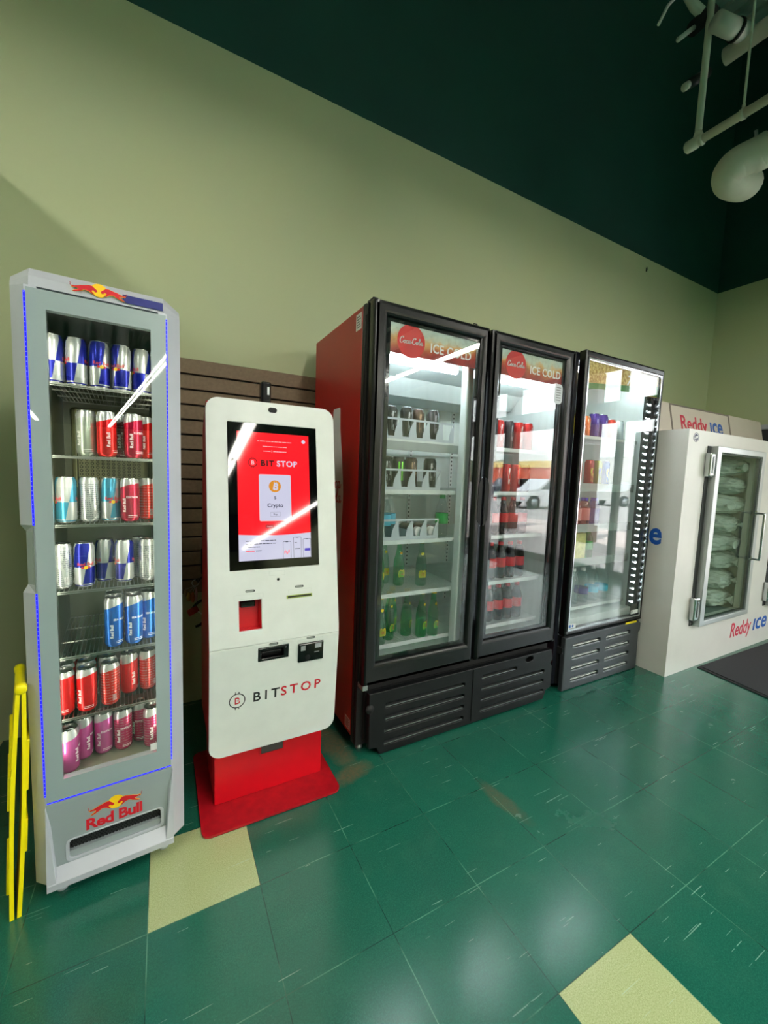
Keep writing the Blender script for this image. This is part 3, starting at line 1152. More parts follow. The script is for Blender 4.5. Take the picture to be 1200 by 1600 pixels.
for c_, (u, ds) in enumerate(((0.145, (0.092, 0.146, 0.200)), (0.199, (0.092, 0.146, 0.200)), (0.2435, (0.1190, 0.1730)))):
    for k, d in enumerate(ds):
        nm = ['foremost', 'second from the front', 'hindmost'][k if c_ < 2 else k * 2]
        cn = ['left', 'middle', 'right'][c_]
        put_can('sea', u, d, RBS[4] + 0.0005, 0.5 - 0.2 * c_, 'tall sea blue can, %s in the %s column on the fifth shelf' % (nm, cn), 'sea blue cans on the fifth fridge shelf')
can_row(RBS[5], [('red', 0.014, 0.095, -0.3), ('red', 0.0705, 0.090, 0.0), ('redback', 0.130, 0.098, 0.1), ('red', 0.183, 0.150, 1.2), ('redback', 0.238, 0.150, 0.5)], 'sixth shelf, slim fridge', 'red cans on the sixth fridge shelf')
can_row(RBS[5], [('red', 0.010, 0.152, 0.3), ('red', 0.066, 0.147, 0.0), ('red', 0.124, 0.156, 1.0)], 'sixth shelf, slim fridge', 'red cans on the sixth fridge shelf', 'behind the front row')
can_row(RBS[5], [('red', 0.012, 0.210, 0.3), ('red', 0.067, 0.205, 0.0)], 'sixth shelf, slim fridge', 'red cans on the sixth fridge shelf', 'in the third row back')
can_row(0.342, [('pink', 0.022, 0.078, 1.6), ('pink', 0.054, 0.130, 1.3), ('pink', 0.109, 0.132, 0.2), ('magenta', 0.163, 0.122, 0.2), ('magenta', 0.2155, 0.142, -0.3), ('magenta', 0.2460, 0.092, 0.6)], 'floor of the slim fridge', 'pink cans on the fridge floor')

# ================================================================ YELLOW FOLDED SIGN
sg = empty('wet_floor_sign', (-0.401, 1.475, 0), 'folded yellow plastic wet floor sign leaning edge-on against the slim fridge', 'sign', rz=math.radians(14))
LEAN = RY(math.radians(2.9))


def sign_off(t_, s_):
    return s_ * (0.0062 + 0.0062 * math.sin(min(1.0, t_) * PI * 0.92))


for s_ in (-1, 1):
    g = G()
    n = 12
    tb = bmesh.new()
    rings = []
    for i in range(n + 1):
        t_ = i / n
        z_ = 0.650 * (1 - t_) + 0.002
        w_ = 0.078 + 0.012 * t_
        o_2 = sign_off(t_, s_)
        rings.append([tb.verts.new((o_2 + dx, dy, z_)) for dx, dy in ((-0.0048, -w_), (0.0048, -w_), (0.0048, w_), (-0.0048, w_))])
    for r0, r1 in zip(rings, rings[1:]):
        for q in range(4):
            tb.faces.new((r0[q], r0[(q + 1) % 4], r1[(q + 1) % 4], r1[q]))
    tb.faces.new(rings[0]); tb.faces.new(rings[-1][::-1])
    bmesh.ops.recalc_face_normals(tb, faces=tb.faces)
    g.merge(tb, YELLOW)
    for zc, hh in (((0.43, 0.075), (0.22, 0.05)) if s_ > 0 else ((0.48, 0.05), (0.36, 0.05), (0.10, 0.04))):
        xo = sign_off(1 - zc / 0.65, s_) + s_ * 0.0065
        g.box((xo - 0.004, -0.062, zc - hh), (xo + 0.004, 0.07, zc + hh), YELLOW, 0.002, 1)
    bmesh.ops.transform(g.bm, matrix=LEAN, verts=g.bm.verts)
    part('leaf', g, sg, local=True)
g = G()
g.lathe([(0.010, -0.084), (0.0135, -0.082), (0.0140, -0.062), (0.0112, -0.056), (0.0112, 0.056), (0.0135, 0.062), (0.0135, 0.082), (0.011, 0.084)], YELLOW, 24, LEAN @ T(0, 0, 0.664) @ RX(-PI / 2))
part('hinge_tube', g, sg, local=True)

# ================================================================ KIOSK
ki = empty('crypto_kiosk', (0.37, 1.62, 0), 'red and white cryptocurrency kiosk with lit red touchscreen between the two fridges', 'kiosk')
g = G()
g.prism(rr(0.105, 1.420, 0.622, 1.90, 0.030), 0.004, 0.012, mat('scuffed_red_plate', (168, 12, 26), 0.45, 0, 0.18, 30))
g.prism(rr(0.108, 1.423, 0.619, 1.897, 0.030), 0.0, 0.004, BLACK_MATTE)
part('base_plate', g, ki)
g = G()
g.box((0.158, 1.552, 0.012), (0.580, 1.86, 0.60), KIOSK_RED, 0.002, 1)
colm = part('pedestal', g, ki)
g = G()
g.plate(rect(0.325, 0.165, 0.420, 0.225), [rect(0.331, 0.171, 0.414, 0.219)], 0.003, KIOSK_RED, FRONT(0, 1.552, 0))
g.box((0.329, 1.549, 0.169), (0.416, 1.5515, 0.221), mat('dark_grey_slot', (60, 60, 58), 0.5))
part('slot', g, colm)
g = G()
side = [(1.505, 0.262), (1.4785, 0.655), (1.598, 1.525), (1.63, 1.53), (1.76, 1.44), (1.80, 0.90), (1.86, 0.60), (1.86, 0.262)]
g.prism(side, 0.139, 0.142, KIOSK_RED, M_yz)
g.prism(side, 0.609, 0.612, KIOSK_RED, M_yz)
core = [(1.572, 0.266), (1.548, 0.655), (1.665, 1.50), (1.69, 1.50), (1.755, 1.44), (1.795, 0.90), (1.855, 0.60), (1.855, 0.266)]
g.prism(core, 0.142, 0.609, BLACK_MATTE, M_yz)
g.prism([(1.592, 1.487), (1.598, 1.525), (1.63, 1.53), (1.70, 1.49)], 0.142, 0.609, KIOSK_RED, M_yz)
g.prism([(1.505, 0.262), (1.505, 0.266), (1.858, 0.266), (1.858, 0.262)], 0.142, 0.609, KIOSK_RED, M_yz)
part('housing', g, ki)
# camera post on top
g = G()
g.box((0.333, 1.625, 1.49), (0.372, 1.665, 1.625), BLACK_GLOSS, 0.008, 3)
g.prism(rect(0.356, 1.575, 0.364, 1.605), 0, 0.0008, PRINT_WHITE, FRONT(0, 1.6249, 0))
part('camera_post', g, ki)

th_u = math.atan2(0.12, 0.85)      # upper plate leans back
th_l = math.atan2(-0.03, 0.42)     # lower plate tucks under
MU = T(0, 1.47, 0.655) @ RX(PI / 2 - th_u)
ML = T(0, 1.47, 0.655) @ RX(PI / 2 - th_l)
cu_ = 1 / math.cos(th_u); cl_ = 1 / math.cos(th_l)
def U(z): return (z - 0.655) * cu_
def Lw(z): return (z - 0.655) * cl_


def top_round(x0, x1, v0, v1, r, n=8, top=True):
    pts = [(x0, v0), (x1, v0)] if top else [(x1, v1), (x0, v1)]
    if top:
        for cx, a0 in ((x1 - r, 0), (x0 + r, PI / 2)):
            for i in range(n + 1):
                a = a0 + PI / 2 * i / n
                pts.append((cx + r * math.cos(a), v1 - r + r * math.sin(a)))
    else:
        for cx, a0 in ((x0 + r, PI), (x1 - r, 1.5 * PI)):
            for i in range(n + 1):
                a = a0 + PI / 2 * i / n
                pts.append((cx + r * math.cos(a), v0 + r + r * math.sin(a)))
    return pts


g = G()
up = top_round(0.134, 0.614, U(0.656), U(1.542), 0.045)
g.plate(up, [rect(0.234, U(0.709), 0.3135, U(0.816)), rr(0.205, U(0.924), 0.538, U(1.459), 0.003), circ(0.3765, U(0.882), 0.0048, 14)], 0.011, KIOSK_WHITE, MU, bev=0.0022, z=-0.011)
fu_ = part('face_panel', g, ki, label='white upper face panel')
g = G()
lo_ = top_round(0.134, 0.614, Lw(0.233), Lw(0.654), 0.045, top=False)
g.plate(lo_, [rect(0.299, Lw(0.585), 0.412, Lw(0.638)), rect(0.449, Lw(0.553), 0.549, Lw(0.629))], 0.011, KIOSK_WHITE, ML, bev=0.0022, z=-0.011)
fl_ = part('face_panel', g, ki, label='white lower face panel')

# scanner recess, red inside
g = G()
a, b, c, d = 0.2345, 0.313, U(0.7095), U(0.8155)
g.box((a, c, -0.055), (b, d, -0.052), KIOSK_RED, M=MU)
g.box((a - 0.003, c, -0.055), (a, d, -0.011), KIOSK_RED, M=MU)
g.box((b, c, -0.055), (b + 0.003, d, -0.011), KIOSK_RED, M=MU)
g.box((a, d, -0.055), (b, d + 0.003, -0.011), KIOSK_RED, M=MU)
g.box((a, c - 0.003, -0.055), (b, c, -0.011), KIOSK_RED, M=MU)
g.box((a + 0.008, d - 0.030, -0.052), (b - 0.014, d - 0.006, -0.034), BLACK_GLOSS, 0.005, 2, M=MU)
part('scanner_recess', g, ki)
g = G()
g.prism(rr(0.206, U(0.925), 0.5375, U(1.4585), 0.003), -0.010, -0.001, mat('screen_black_glass', (3, 3, 4), 0.03), MU)
scr_ = part('screen', g, ki)

# display picture
g = G()
S_RED = screen_mat('screen_red', (248, 10, 30), 1.15)
S_WHITE = screen_mat('screen_white', (205, 205, 228), 0.95)
S_PINK = screen_mat('screen_pale_pink', (250, 190, 196), 0.9)
S_BLACK = screen_mat('screen_ink', (30, 6, 14), 0.5)
S_INK = screen_mat('screen_dark_blue_ink', (36, 36, 74), 0.6)
S_ORANGE = screen_mat('screen_orange', (214, 138, 28), 1.0)
S_DRED = screen_mat('screen_deep_red', (190, 4, 22), 0.9)
S_PURP = screen_mat('screen_violet', (70, 50, 190), 0.9)
v0, v1 = U(0.957), U(1.4265)
xa, xb = 0.2375, 0.5065
g.prism(rect(xa, v0, xb, v1), 0.0, 0.0002, S_RED, MU)
curve_ = [(xa, v0), (xb, v0), (xb, U(1.052))] + [(xb + (xa - xb) * i / 12, U(1.052) - 0.006 * math.sin(PI * i / 12)) for i in range(1, 12)] + [(xa, U(1.052))]
g.prism(curve_, 0.0002, 0.0004, S_WHITE, MU)
g.prism(rr(0.3125, U(1.0985), 0.4325, U(1.272), 0.006), 0.0002, 0.0004, S_PINK, MU)
g.prism(rr(0.3145, U(1.1005), 0.4305, U(1.270), 0.005), 0.0004, 0.0006, S_WHITE, MU)
cx_, cy_ = 0.3715, U(1.228)
g.prism(circ(cx_, cy_, 0.0225, 32), 0.0006, 0.0008, S_ORANGE, MU)
g.text('B', 0.036, S_WHITE, MU @ T(cx_, cy_ - 0.0125, 0.0009) @ RZ(-0.22), 0.0, offset=0.0012)
for dx in (-0.003, 0.005):
    for dy in (-0.0155, 0.0135):
        g.prism(rect(cx_ + dx - 0.001, cy_ + dy, cx_ + dx + 0.0012, cy_ + dy + 0.004), 0.0008, 0.001, S_WHITE, MU)
g.text('$', 0.017, S_INK, MU @ T(cx_, U(1.180), 0.0007), 0.0)
g.text('Crypto', 0.0195, S_INK, MU @ T(cx_, U(1.1505), 0.0007), 0.0, offset=0.0004, spacing=1.05)
g.plate(rect(0.353, U(1.1165), 0.390, U(1.132)), [rect(0.3535, U(1.117), 0.3895, U(1.1315))], 0.0001, S_INK, MU, z=0.0006)
g.text('Buy', 0.010, S_INK, MU @ T(cx_, U(1.1205), 0.0007), 0.0)
# wordmark
g.text('BIT', 0.0300, S_BLACK, MU @ T(0.3205, U(1.3035), 0.0004), 0.0, offset=0.0009, spacing=1.22, align='LEFT')
g.text('STOP', 0.0300, S_WHITE, MU @ T(0.3800, U(1.3035), 0.0004), 0.0, offset=0.0009, spacing=1.14, align='LEFT')
g.plate(circ(0.292, U(1.314), 0.0165, 28), [circ(0.292, U(1.314), 0.0143, 28)], 0.0002, S_BLACK, MU, z=0.0003)
g.text('B', 0.021, S_PINK, MU @ T(0.292, U(1.3065), 0.0004), 0.0, offset=0.0006)
for dx in (-0.004, 0.003):
    for dy in (-0.019, 0.016):
        g.prism(rect(0.292 + dx, U(1.314) + dy, 0.2935 + dx, U(1.314) + dy + 0.003), 0.0003, 0.0005, S_BLACK, MU)


def dashes(x0, x1, v, h, m, seed, n=7):
    random.seed(seed)
    x = x0
    while x < x1:
        w = random.uniform(0.35, 1.5) * (x1 - x0) / n
        g.prism(rect(x, v, min(x + w, x1), v + h), 0.0004, 0.0005, m, MU)
        x += w + (x1 - x0) * 0.02


dashes(0.310, 0.438, U(1.394), 0.0022, S_PINK, 1, 9)
dashes(0.329, 0.420, U(1.375), 0.0022, S_PINK, 2, 7)
dashes(0.331, 0.358, U(1.357), 0.0026, S_PINK, 3, 4)
dashes(0.368, 0.418, U(1.357), 0.0026, S_PINK, 4, 3)
g.prism(rect(0.362, U(1.353), 0.3632, U(1.363)), 0.0004, 0.0005, S_PINK, MU)
g.prism(circ(0.4855, U(1.402), 0.0075, 18), 0.0003, 0.0005, S_WHITE, MU)
g.prism(rr(0.333, U(1.072), 0.366, U(1.086), 0.006), 0.0003, 0.0004, S_DRED, MU)
g.text('English', 0.0072, S_PINK, MU @ T(0.3495, U(1.0765), 0.0005), 0.0)
g.text('Español', 0.0072, S_PINK, MU @ T(0.399, U(1.0765), 0.0005), 0.0)
for i_, v_ in enumerate((1.026, 1.015, 1.004)):
    dashes(0.262, 0.372 - 0.03 * (i_ == 2) * 2, U(v_), 0.0026, S_INK, 10 + i_, 9)
dashes(0.262, 0.293, U(0.990), 0.0026, S_RED, 15, 3)
dashes(0.298, 0.318, U(0.990), 0.0026, S_INK, 16, 3)
for px_, ptop, m_ in ((0.397, 1.021, S_RED), (0.437, 1.036, S_INK), (0.475, 1.029, S_PURP)):
    w_ = 0.031
    xr_ = min(px_ + w_, xb - 0.0006)
    g.prism(rr(px_, v0 + 0.0002, xr_, U(ptop), 0.0035, 3), 0.0004, 0.0005, S_INK, MU)
    g.prism(rr(px_ + 0.0012, v0 + 0.0004, xr_ - 0.0012, U(ptop) - 0.0014, 0.003, 3), 0.0005, 0.0006, S_WHITE, MU)
    g.prism(rect(px_ + 0.010, U(ptop) - 0.003, px_ + 0.020, U(ptop) - 0.001), 0.0006, 0.0007, S_INK, MU)
    if m_ is S_RED:
        for k in range(7):
            g.prism(rect(px_ + 0.005 + 0.003 * k, U(0.975) + 0.004 * math.sin(k * 1.4), px_ + 0.0065 + 0.003 * k, U(0.985) + 0.005 * math.sin(k * 1.4)), 0.0006, 0.0007, S_RED, MU)
    elif m_ is S_INK:
        g.prism(rect(px_ + 0.005, U(0.990), px_ + 0.026, U(0.993)), 0.0006, 0.0007, S_INK, MU)
        g.prism(rect(px_ + 0.005, U(1.015), px_ + 0.014, U(1.0165)), 0.0006, 0.0007, S_INK, MU)
    else:
        g.prism(rr(px_ + 0.006, U(0.982), xr_ - 0.003, U(0.992), 0.002), 0.0006, 0.0007, S_PURP, MU)
part('display_picture', g, scr_)

# small fittings
g = G(); g.prism(rr(0.3525, U(1.505), 0.3855, U(1.524), 0.0093), 0.0001, 0.0012, BLACK_MATTE, MU)
part('camera_window', g, ki)
g = G(); g.cyl(MU @ Vector((0.3765, U(0.882), -0.012)), MU @ Vector((0.3765, U(0.882), 0.0005)), 0.0046, BLACK_GLOSS, 14)
part('lock', g, ki)
PILL = mat('grey_indicator', (138, 144, 138), 0.35)
for M_, x_, v_ in ((MU, 0.274, U(0.849)), (MU, 0.456, U(0.8485)), (ML, 0.355, Lw(0.648)), (ML, 0.4975, Lw(0.6485))):
    g = G()
    g.prism(rr(x_ - 0.0165, v_ - 0.0042, x_ + 0.0165, v_ + 0.0042, 0.004), -0.002, 0.0008, BLACK_MATTE, M_)
    g.prism(rr(x_ - 0.0152, v_ - 0.003, x_ + 0.0125, v_ + 0.003, 0.0028), 0.0008, 0.0016, PILL, M_)
    part('indicator_lamp', g, ki)
g = G()
LIME = mat('lime_slot_rim', (150, 168, 70), 0.4)
g.prism(rect(0.406, U(0.8065), 0.506, U(0.8185)), -0.002, 0.0012, LIME, MU)
g.prism(rect(0.411, U(0.8100), 0.502, U(0.8155)), 0.0012, 0.0015, BLACK_MATTE, MU)
part('receipt_slot', g, ki, label='lime green rimmed receipt slot')
CLEARLAB = mat('pale_label_outline', (205, 210, 203), 0.4)
for (M_, x0, v0_, x1, v1_) in ((MU, 0.343, U(0.897), 0.402, U(0.914)), (MU, 0.218, U(0.822), 0.320, U(0.838)), (MU, 0.414, U(0.823), 0.503, U(0.839)), (ML, 0.446, Lw(0.632), 0.546, Lw(0.645))):
    g = G()
    g.plate(rect(x0, v0_, x1, v1_), [rect(x0 + 0.0008, v0_ + 0.0008, x1 - 0.0008, v1_ - 0.0008)], 0.0003, CLEARLAB, M_, z=0.0)
    g.prism(rect(x0 + 0.0008, v0_ + 0.0008, x1 - 0.0008, v1_ - 0.0008), 0, 0.0002, KIOSK_WHITE, M_)
    part('clear_label', g, ki)
g = G()
a, b, c, d = 0.3, 0.411, Lw(0.586), Lw(0.637)
g.box((a, c, -0.040), (b, d, -0.034), BLACK_MATTE, M=ML)
g.plate(rect(a, c, b, d), [rr(a + 0.010, c + 0.010, b - 0.018, d - 0.010, 0.004)], 0.020, BLACK_GLOSS, ML, bev=0.002, z=-0.018)
g.box((a + 0.014, (c + d) / 2 - 0.006, -0.034), (b - 0.022, (c + d) / 2 + 0.006, -0.010), BLACK_PL, 0.004, 2, M=ML)
g.prism(rect(b - 0.014, d - 0.010, b - 0.008, d - 0.006), 0.002, 0.0026, PRINT_GREY, ML)
part('cash_dispenser', g, ki, label='black cash slot')
g = G()
a, b, c, d = 0.448, 0.550, Lw(0.554), Lw(0.630)
g.box((a, c, -0.010), (b, d, 0.006), BLACK_GLOSS, 0.004, 2, M=ML)
g.prism(rect(a + 0.010, d - 0.028, a + 0.028, d - 0.008), 0.006, 0.0066, mat('grey_sticker', (150, 152, 152), 0.5), ML)
g.prism(rect(b - 0.036, d - 0.024, b - 0.010, d - 0.006), 0.006, 0.0066, mat('pale_grey_sticker', (172, 176, 176), 0.5), ML)
g.prism(circ(a + 0.038, c + 0.018, 0.011, 18), 0.006, 0.0064, BLACK_PL, ML)
g.prism(rect(b - 0.038, c + 0.034, b - 0.018, c + 0.037), 0.006, 0.0064, PRINT_GREY, ML)
part('bill_acceptor', g, ki, label='black bill acceptor with two grey stickers')
# printed wordmark
g = G()
v_ = Lw(0.431)
g.text('BIT', 0.0525, PRINT_BLACK, ML @ T(0.283, v_, 0.0), 0.0004, offset=0.0009, spacing=1.48, align='LEFT')
g.text('STOP', 0.0525, PRINT_RED, ML @ T(0.3865, v_, 0.0), 0.0004, offset=0.0009, spacing=1.42, align='LEFT')
part('wordmark', g, fl_)
g = G()
cx_, cy_ = 0.2285, Lw(0.449)
g.plate(circ(cx_, cy_, 0.0285, 36), [circ(cx_, cy_, 0.0252, 36)], 0.0005, PRINT_BLACK, ML, z=0.0)
g.text('B', 0.036, PRINT_RED, ML @ T(cx_, cy_ - 0.0128, 0.0), 0.0004, offset=0.0006)
g.text('B', 0.022, KIOSK_WHITE, ML @ T(cx_ + 0.0005, cy_ - 0.0078, 0.0005), 0.0002)
for dx in (-0.0075, 0.0045):
    for dy in (-0.0345, 0.0265):
        g.prism(rect(cx_ + dx, cy_ + dy, cx_ + dx + 0.0028, cy_ + dy + 0.008), 0.0, 0.0005, PRINT_BLACK, ML)
part('coin_emblem', g, fl_)

# ================================================================ DOUBLE DOOR COOLER
LEDW = emit('white_led', (235, 245, 255), 110.0)
COOL_TUBE = emit('cooler_tube', (238, 248, 255), 42.0)
dc = empty('double_door_cooler', (1.40, 1.90, 0), 'tall red and black soft drink cooler with two glass doors', 'cooler')
X0, X1, YF, YB, ZT = 0.765, 2.035, 1.547, 2.27, 2.005
g = G()
g.box((X0, 1.662, 0.055), (X0 + 0.035, YB, ZT), RED_PANEL, 0.002, 1)
g.box((X1 - 0.035, 1.662, 0.055), (X1, YB, ZT), RED_PANEL, 0.002, 1)
g.box((X0 + 0.001, 1.635, 0.03), (X0 + 0.045, 1.662, ZT + 0.004), BLACK_PL, 0.002, 1)
g.box((X1 - 0.045, 1.635, 0.03), (X1 - 0.001, 1.662, ZT + 0.004), BLACK_PL, 0.002, 1)
g.box((X0 + 0.004, 1.612, 0.03), (X0 + 0.05, 1.632, ZT), BLACK_MATTE)
g.box((X1 - 0.05, 1.612, 0.03), (X1 - 0.004, 1.632, ZT), BLACK_MATTE)
g.box((X0 + 0.002, 1.615, ZT - 0.045), (X1 - 0.002, YB, ZT - 0.002), BLACK_PL)
g.box((X0 + 0.035, YB - 0.03, 0.055), (X1 - 0.035, YB, ZT - 0.045), INNER)
g.box((X0 + 0.035, 1.62, 0.33), (X1 - 0.035, YB - 0.03, 0.405), INNER)
g.box((X0 + 0.035, 1.64, 0.405), (X0 + 0.050, YB - 0.03, ZT - 0.045), INNER)
g.box((X1 - 0.050, 1.64, 0.405), (X1 - 0.035, YB - 0.03, ZT - 0.045), INNER)
g.box((X0 + 0.050, 1.64, 1.935), (X1 - 0.050, YB - 0.03, ZT - 0.045), INNER)
g.box((X0 + 0.04, 1.60, 0.04), (X1 - 0.04, 2.2, 0.33), BLACK_MATTE)
cab = part('cabinet', g, dc)
g = G()
g.prism([(1.98, 1.72), (1.90, 1.80), (1.74, 1.84), (1.74, 1.93), (2.238, 1.93), (2.238, 1.72)], 0.82, 1.98, INNER, M_yz)
g.plate(rect(0.9, 1.76, 1.9, 1.80), [], 0.002, PRINT_GREY, FRONT(0, 1.96, 0)) if False else None
part('evaporator_housing', g, dc, label='white evaporator housing at the top inside')
# shelf standards on the rear wall
for sx_ in (1.06, 1.395, 1.72):
    g = G()
    g.box((sx_ - 0.012, 2.232, 0.41), (sx_ + 0.012, 2.24, 1.72), WHITE_PL)
    z = 0.45
    while z < 1.70:
        g.box((sx_ - 0.004, 2.2305, z), (sx_ + 0.004, 2.2325, z + 0.010), BLACK_MATTE)
        z += 0.026
    part('shelf_standard', g, dc)
# centre mullion with LEDs
g = G()
g.box((1.315, 1.612, 0.405), (1.465, 1.66, 1.935), INNER, 0.004, 1)
mul = part('centre_mullion', g, dc)
for sx_ in (1.372, 1.410):
    g = G()
    g.box((sx_ - 0.006, 1.606, 0.52), (sx_ + 0.006, 1.612, 1.82), PRINT_GREY)
    z = 0.55
    while z < 1.80:
        g.box((sx_ - 0.0045, 1.601, z), (sx_ + 0.0045, 1.606, z + 0.010), LEDW)
        z += 0.034
    part('led_strip', g, mul)
for x0, x1 in ((0.835, 1.275), (1.485, 1.925)):
    g = G()
    g.cyl((x0, 1.655, 1.808), (x1, 1.655, 1.808), 0.0190, COOL_TUBE, 14)
    n = 22
    for k in range(n):
        xx = x0 + (x1 - x0) * k / n
        g.cyl((xx, 1.655, 1.808), (xx + 0.002, 1.655, 1.808), 0.0196, WHITE_PL, 14)
    part('inside_lamp', g, dc, label='lit tube lamp under the banner')

SCRIPT = {
    'C': [[(0.62, 0.78), (0.70, 0.92), (0.60, 1.02), (0.42, 0.96), (0.20, 0.72), (0.08, 0.42), (0.10, 0.14), (0.28, 0.02), (0.52, 0.14), (0.70, 0.34)]],
    'o': [[(0.30, 0.48), (0.14, 0.40), (0.08, 0.20), (0.18, 0.04), (0.34, 0.10), (0.42, 0.30), (0.34, 0.48), (0.24, 0.40), (0.34, 0.34), (0.52, 0.42)]],
    'c': [[(0.38, 0.40), (0.32, 0.50), (0.16, 0.42), (0.06, 0.20), (0.16, 0.04), (0.34, 0.10), (0.48, 0.24)]],
    'a': [[(0.36, 0.46), (0.18, 0.46), (0.06, 0.22), (0.14, 0.04), (0.30, 0.14), (0.42, 0.50)], [(0.42, 0.50), (0.36, 0.16), (0.44, 0.04), (0.60, 0.20)]],
    '-': [[(0.02, 0.26), (0.18, 0.30)]],
    'l': [[(0.10, 0.20), (0.30, 0.60), (0.40, 0.92), (0.30, 1.0), (0.18, 0.70), (0.14, 0.20), (0.24, 0.04), (0.42, 0.22)]],
}
ADV = {'C': 0.66, 'o': 0.46, 'c': 0.42, 'a': 0.54, '-': 0.22, 'l': 0.36}


def smooth(pts, n=4):
    out = []
    P = [pts[0]] + list(pts) + [pts[-1]]
    for i in range(1, len(P) - 2):
        p0, p1, p2, p3 = P[i - 1:i + 3]
        for k in range(n):
            t = k / n
            out.append(tuple(0.5 * (2 * p1[j] + (p2[j] - p0[j]) * t + (2 * p0[j] - 5 * p1[j] + 4 * p2[j] - p3[j]) * t * t + (3 * p1[j] - p0[j] - 3 * p2[j] + p3[j]) * t ** 3) for j in (0, 1)))
    out.append(pts[-1])
    return out


def script(g, body, w, m, M, weight=0.032):
    """flowing brush lettering, centred, total width w"""
    total = sum(ADV[c] for c in body)
    s = w / total
    x = -total / 2
    for c in body:
        for st in SCRIPT[c]:
            pts = smooth([(x + p[0], p[1] - 0.35) for p in st])
            n = len(pts)
            for i in range(n - 1):
                a, b = Vector(pts[i]), Vector(pts[i + 1])
                d = b - a
                if d.length < 1e-6:
                    continue
                d.normalize()
                nn = Vector((-d.y, d.x))
                th = weight * (1.0 + 1.0 * abs(d.y) ** 2)
                q = [a + nn * th - d * 0.01, a - nn * th - d * 0.01, b - nn * th + d * 0.01, b + nn * th + d * 0.01]
                g.prism([(v.x * s, v.y * s) for v in q], 0.0, 0.0002, m, M)
        x += ADV[c]
    return g


def banner_mat():
    t = NT('iced_cola_banner')
    v = t.obj()
    sp = t.n('ShaderNodeSeparateXYZ'); t.l(v, sp.inputs[0])
    n1 = t.noise(v, 26.0, 4.0, 0.6)
    n2 = t.noise(v, 9.0, 3.0)
    zz = t.math('ADD', sp.outputs[2], t.math('MULTIPLY', t.math('SUBTRACT', n2, 0.5), 0.12))
    r = t.n('ShaderNodeValToRGB')
    t.l(t.ramp(zz, 1.79, 1.925), r.inputs[0])
    e = r.color_ramp.elements
    e[0].position = 0.0; e[0].color = (*s2l((120, 10, 8)), 1)
    e[1].position = 1.0; e[1].color = (*s2l((196, 214, 204)), 1)
    for p_, c_ in ((0.30, (168, 34, 14)), (0.52, (196, 96, 40)), (0.66, (226, 176, 110)), (0.78, (206, 212, 190))):
        q = r.color_ramp.elements.new(p_); q.color = (*s2l(c_), 1)
    col = t.mix(t.ramp(n1, 0.45, 0.75, 0, 0.35), r.outputs[0], s2l((90, 20, 8)))
    return t.fin(t.bsdf(col, 0.45))


BANNER = banner_mat()
FOB = mat('grey_white_tag', (196, 200, 204), 0.4)


def cooler_door(x0, x1, handle_x, gl0, gl1):
    z0, z1 = 0.343, ZT
    g = G()
    g.plate(rr(x0, z0, x1, z1, 0.004, 2), [rect(gl0 - 0.006, 0.447, gl1 + 0.006, 1.944)], 0.060, FRAME_BLACK, FRONT(0, 1.607, 0), bev=0.020)
    d = part('door', g, dc)
    g = G()
    g.plate(rect(gl0 - 0.006, 0.447, gl1 + 0.006, 1.944), [rect(gl0 + 0.016, 0.462, gl1 - 0.010, 1.932)], 0.010, BLACK_GLOSS, FRONT(0, 1.578, 0))
    part('gasket', g, d)
    g = G()
    g.box((gl0 - 0.004, 1.563, 0.449), (gl1 + 0.004, 1.568, 1.942), GLASS)
    part('glass_pane', g, d)
    g = G()
    g.prism(rect(gl0, 1.808, gl1 + 0.002, 1.940), 0, 0.0008, BANNER, FRONT(0, 1.571, 0))
    part('banner', g, d, label='red banner of iced cola')
    M = FRONT(0, 1.5698, 0)
    g = G()
    cx = gl0 + (0.121 if gl0 < 1 else 0.116)
    g.prism(circ(cx, 1.868, 0.071, 40), 0, 0.0004, COKE_RED, M)
    script(g, 'Coca-Cola', 0.118, PRINT_WHITE, M @ T(cx, 1.866, 0.0005) @ RZ(0.03), weight=0.045)
    part('round_logo', g, d)
    g = G()
    g.text('ICE COLD', 0.056, PRINT_WHITE, M @ T(cx + 0.100, 1.840, 0.0), 0.0003, align='LEFT', offset=0.0011, spacing=1.05, sx=0.90)
    part('banner_lettering', g, d)
    # recessed pull moulded into the closing stile
    g = G()
    s = 1 if handle_x > (x0 + x1) / 2 else -1
    pts = [(handle_x, 1.05), (handle_x - s * 0.022, 1.08), (handle_x - s * 0.022, 1.26), (handle_x, 1.29)]
    g.prism(pts, -0.004, 0.002, BLACK_MATTE, FRONT(0, 1.5475, 0))
    g.tube([(p[0], 1.5462, p[1]) for p in pts], 0.0022, FRAME_BLACK)
    part('handle', g, d)
    return d


d1 = cooler_door(0.768, 1.389, 1.389, 0.838, 1.332)
d2 = cooler_door(1.409, 2.010, 1.409, 1.472, 1.944)
g = G()
g.prism(rr(1.874, 1.706, 1.938, 1.812, 0.024), 0, 0.002, FOB, FRONT(0, 1.5625, 0))
for k in range(6):
    g.prism(rect(1.888, 1.724 + k * 0.0135, 1.925, 1.728 + k * 0.0135), 0.002, 0.0024, PRINT_GREY, FRONT(0, 1.5625, 0))
part('price_tag', g, d2, label='rounded pale sticker at the upper right of the glass')
g = G()
g.tube([(1.325, 1.60, 2.0), (1.325, 1.60, 2.026), (1.345, 1.60, 2.026), (1.345, 1.60, 2.0)], 0.0035, BLACK_PL)
part('top_bracket', g, dc)
g = G()
g.box((0.79, 1.60, 2.0), (0.85, 1.65, 2.012), BLACK_PL, 0.002, 1)
g.box((0.775, 1.585, 2.0), (0.80, 1.64, 2.020), BLACK_PL, 0.002, 1)
part('hinge', g, dc)
g = G()
g.box((0.772, 1.56, 0.318), (0.80, 1.62, 0.343), STEEL, 0.003, 1)
part('hinge', g, dc)
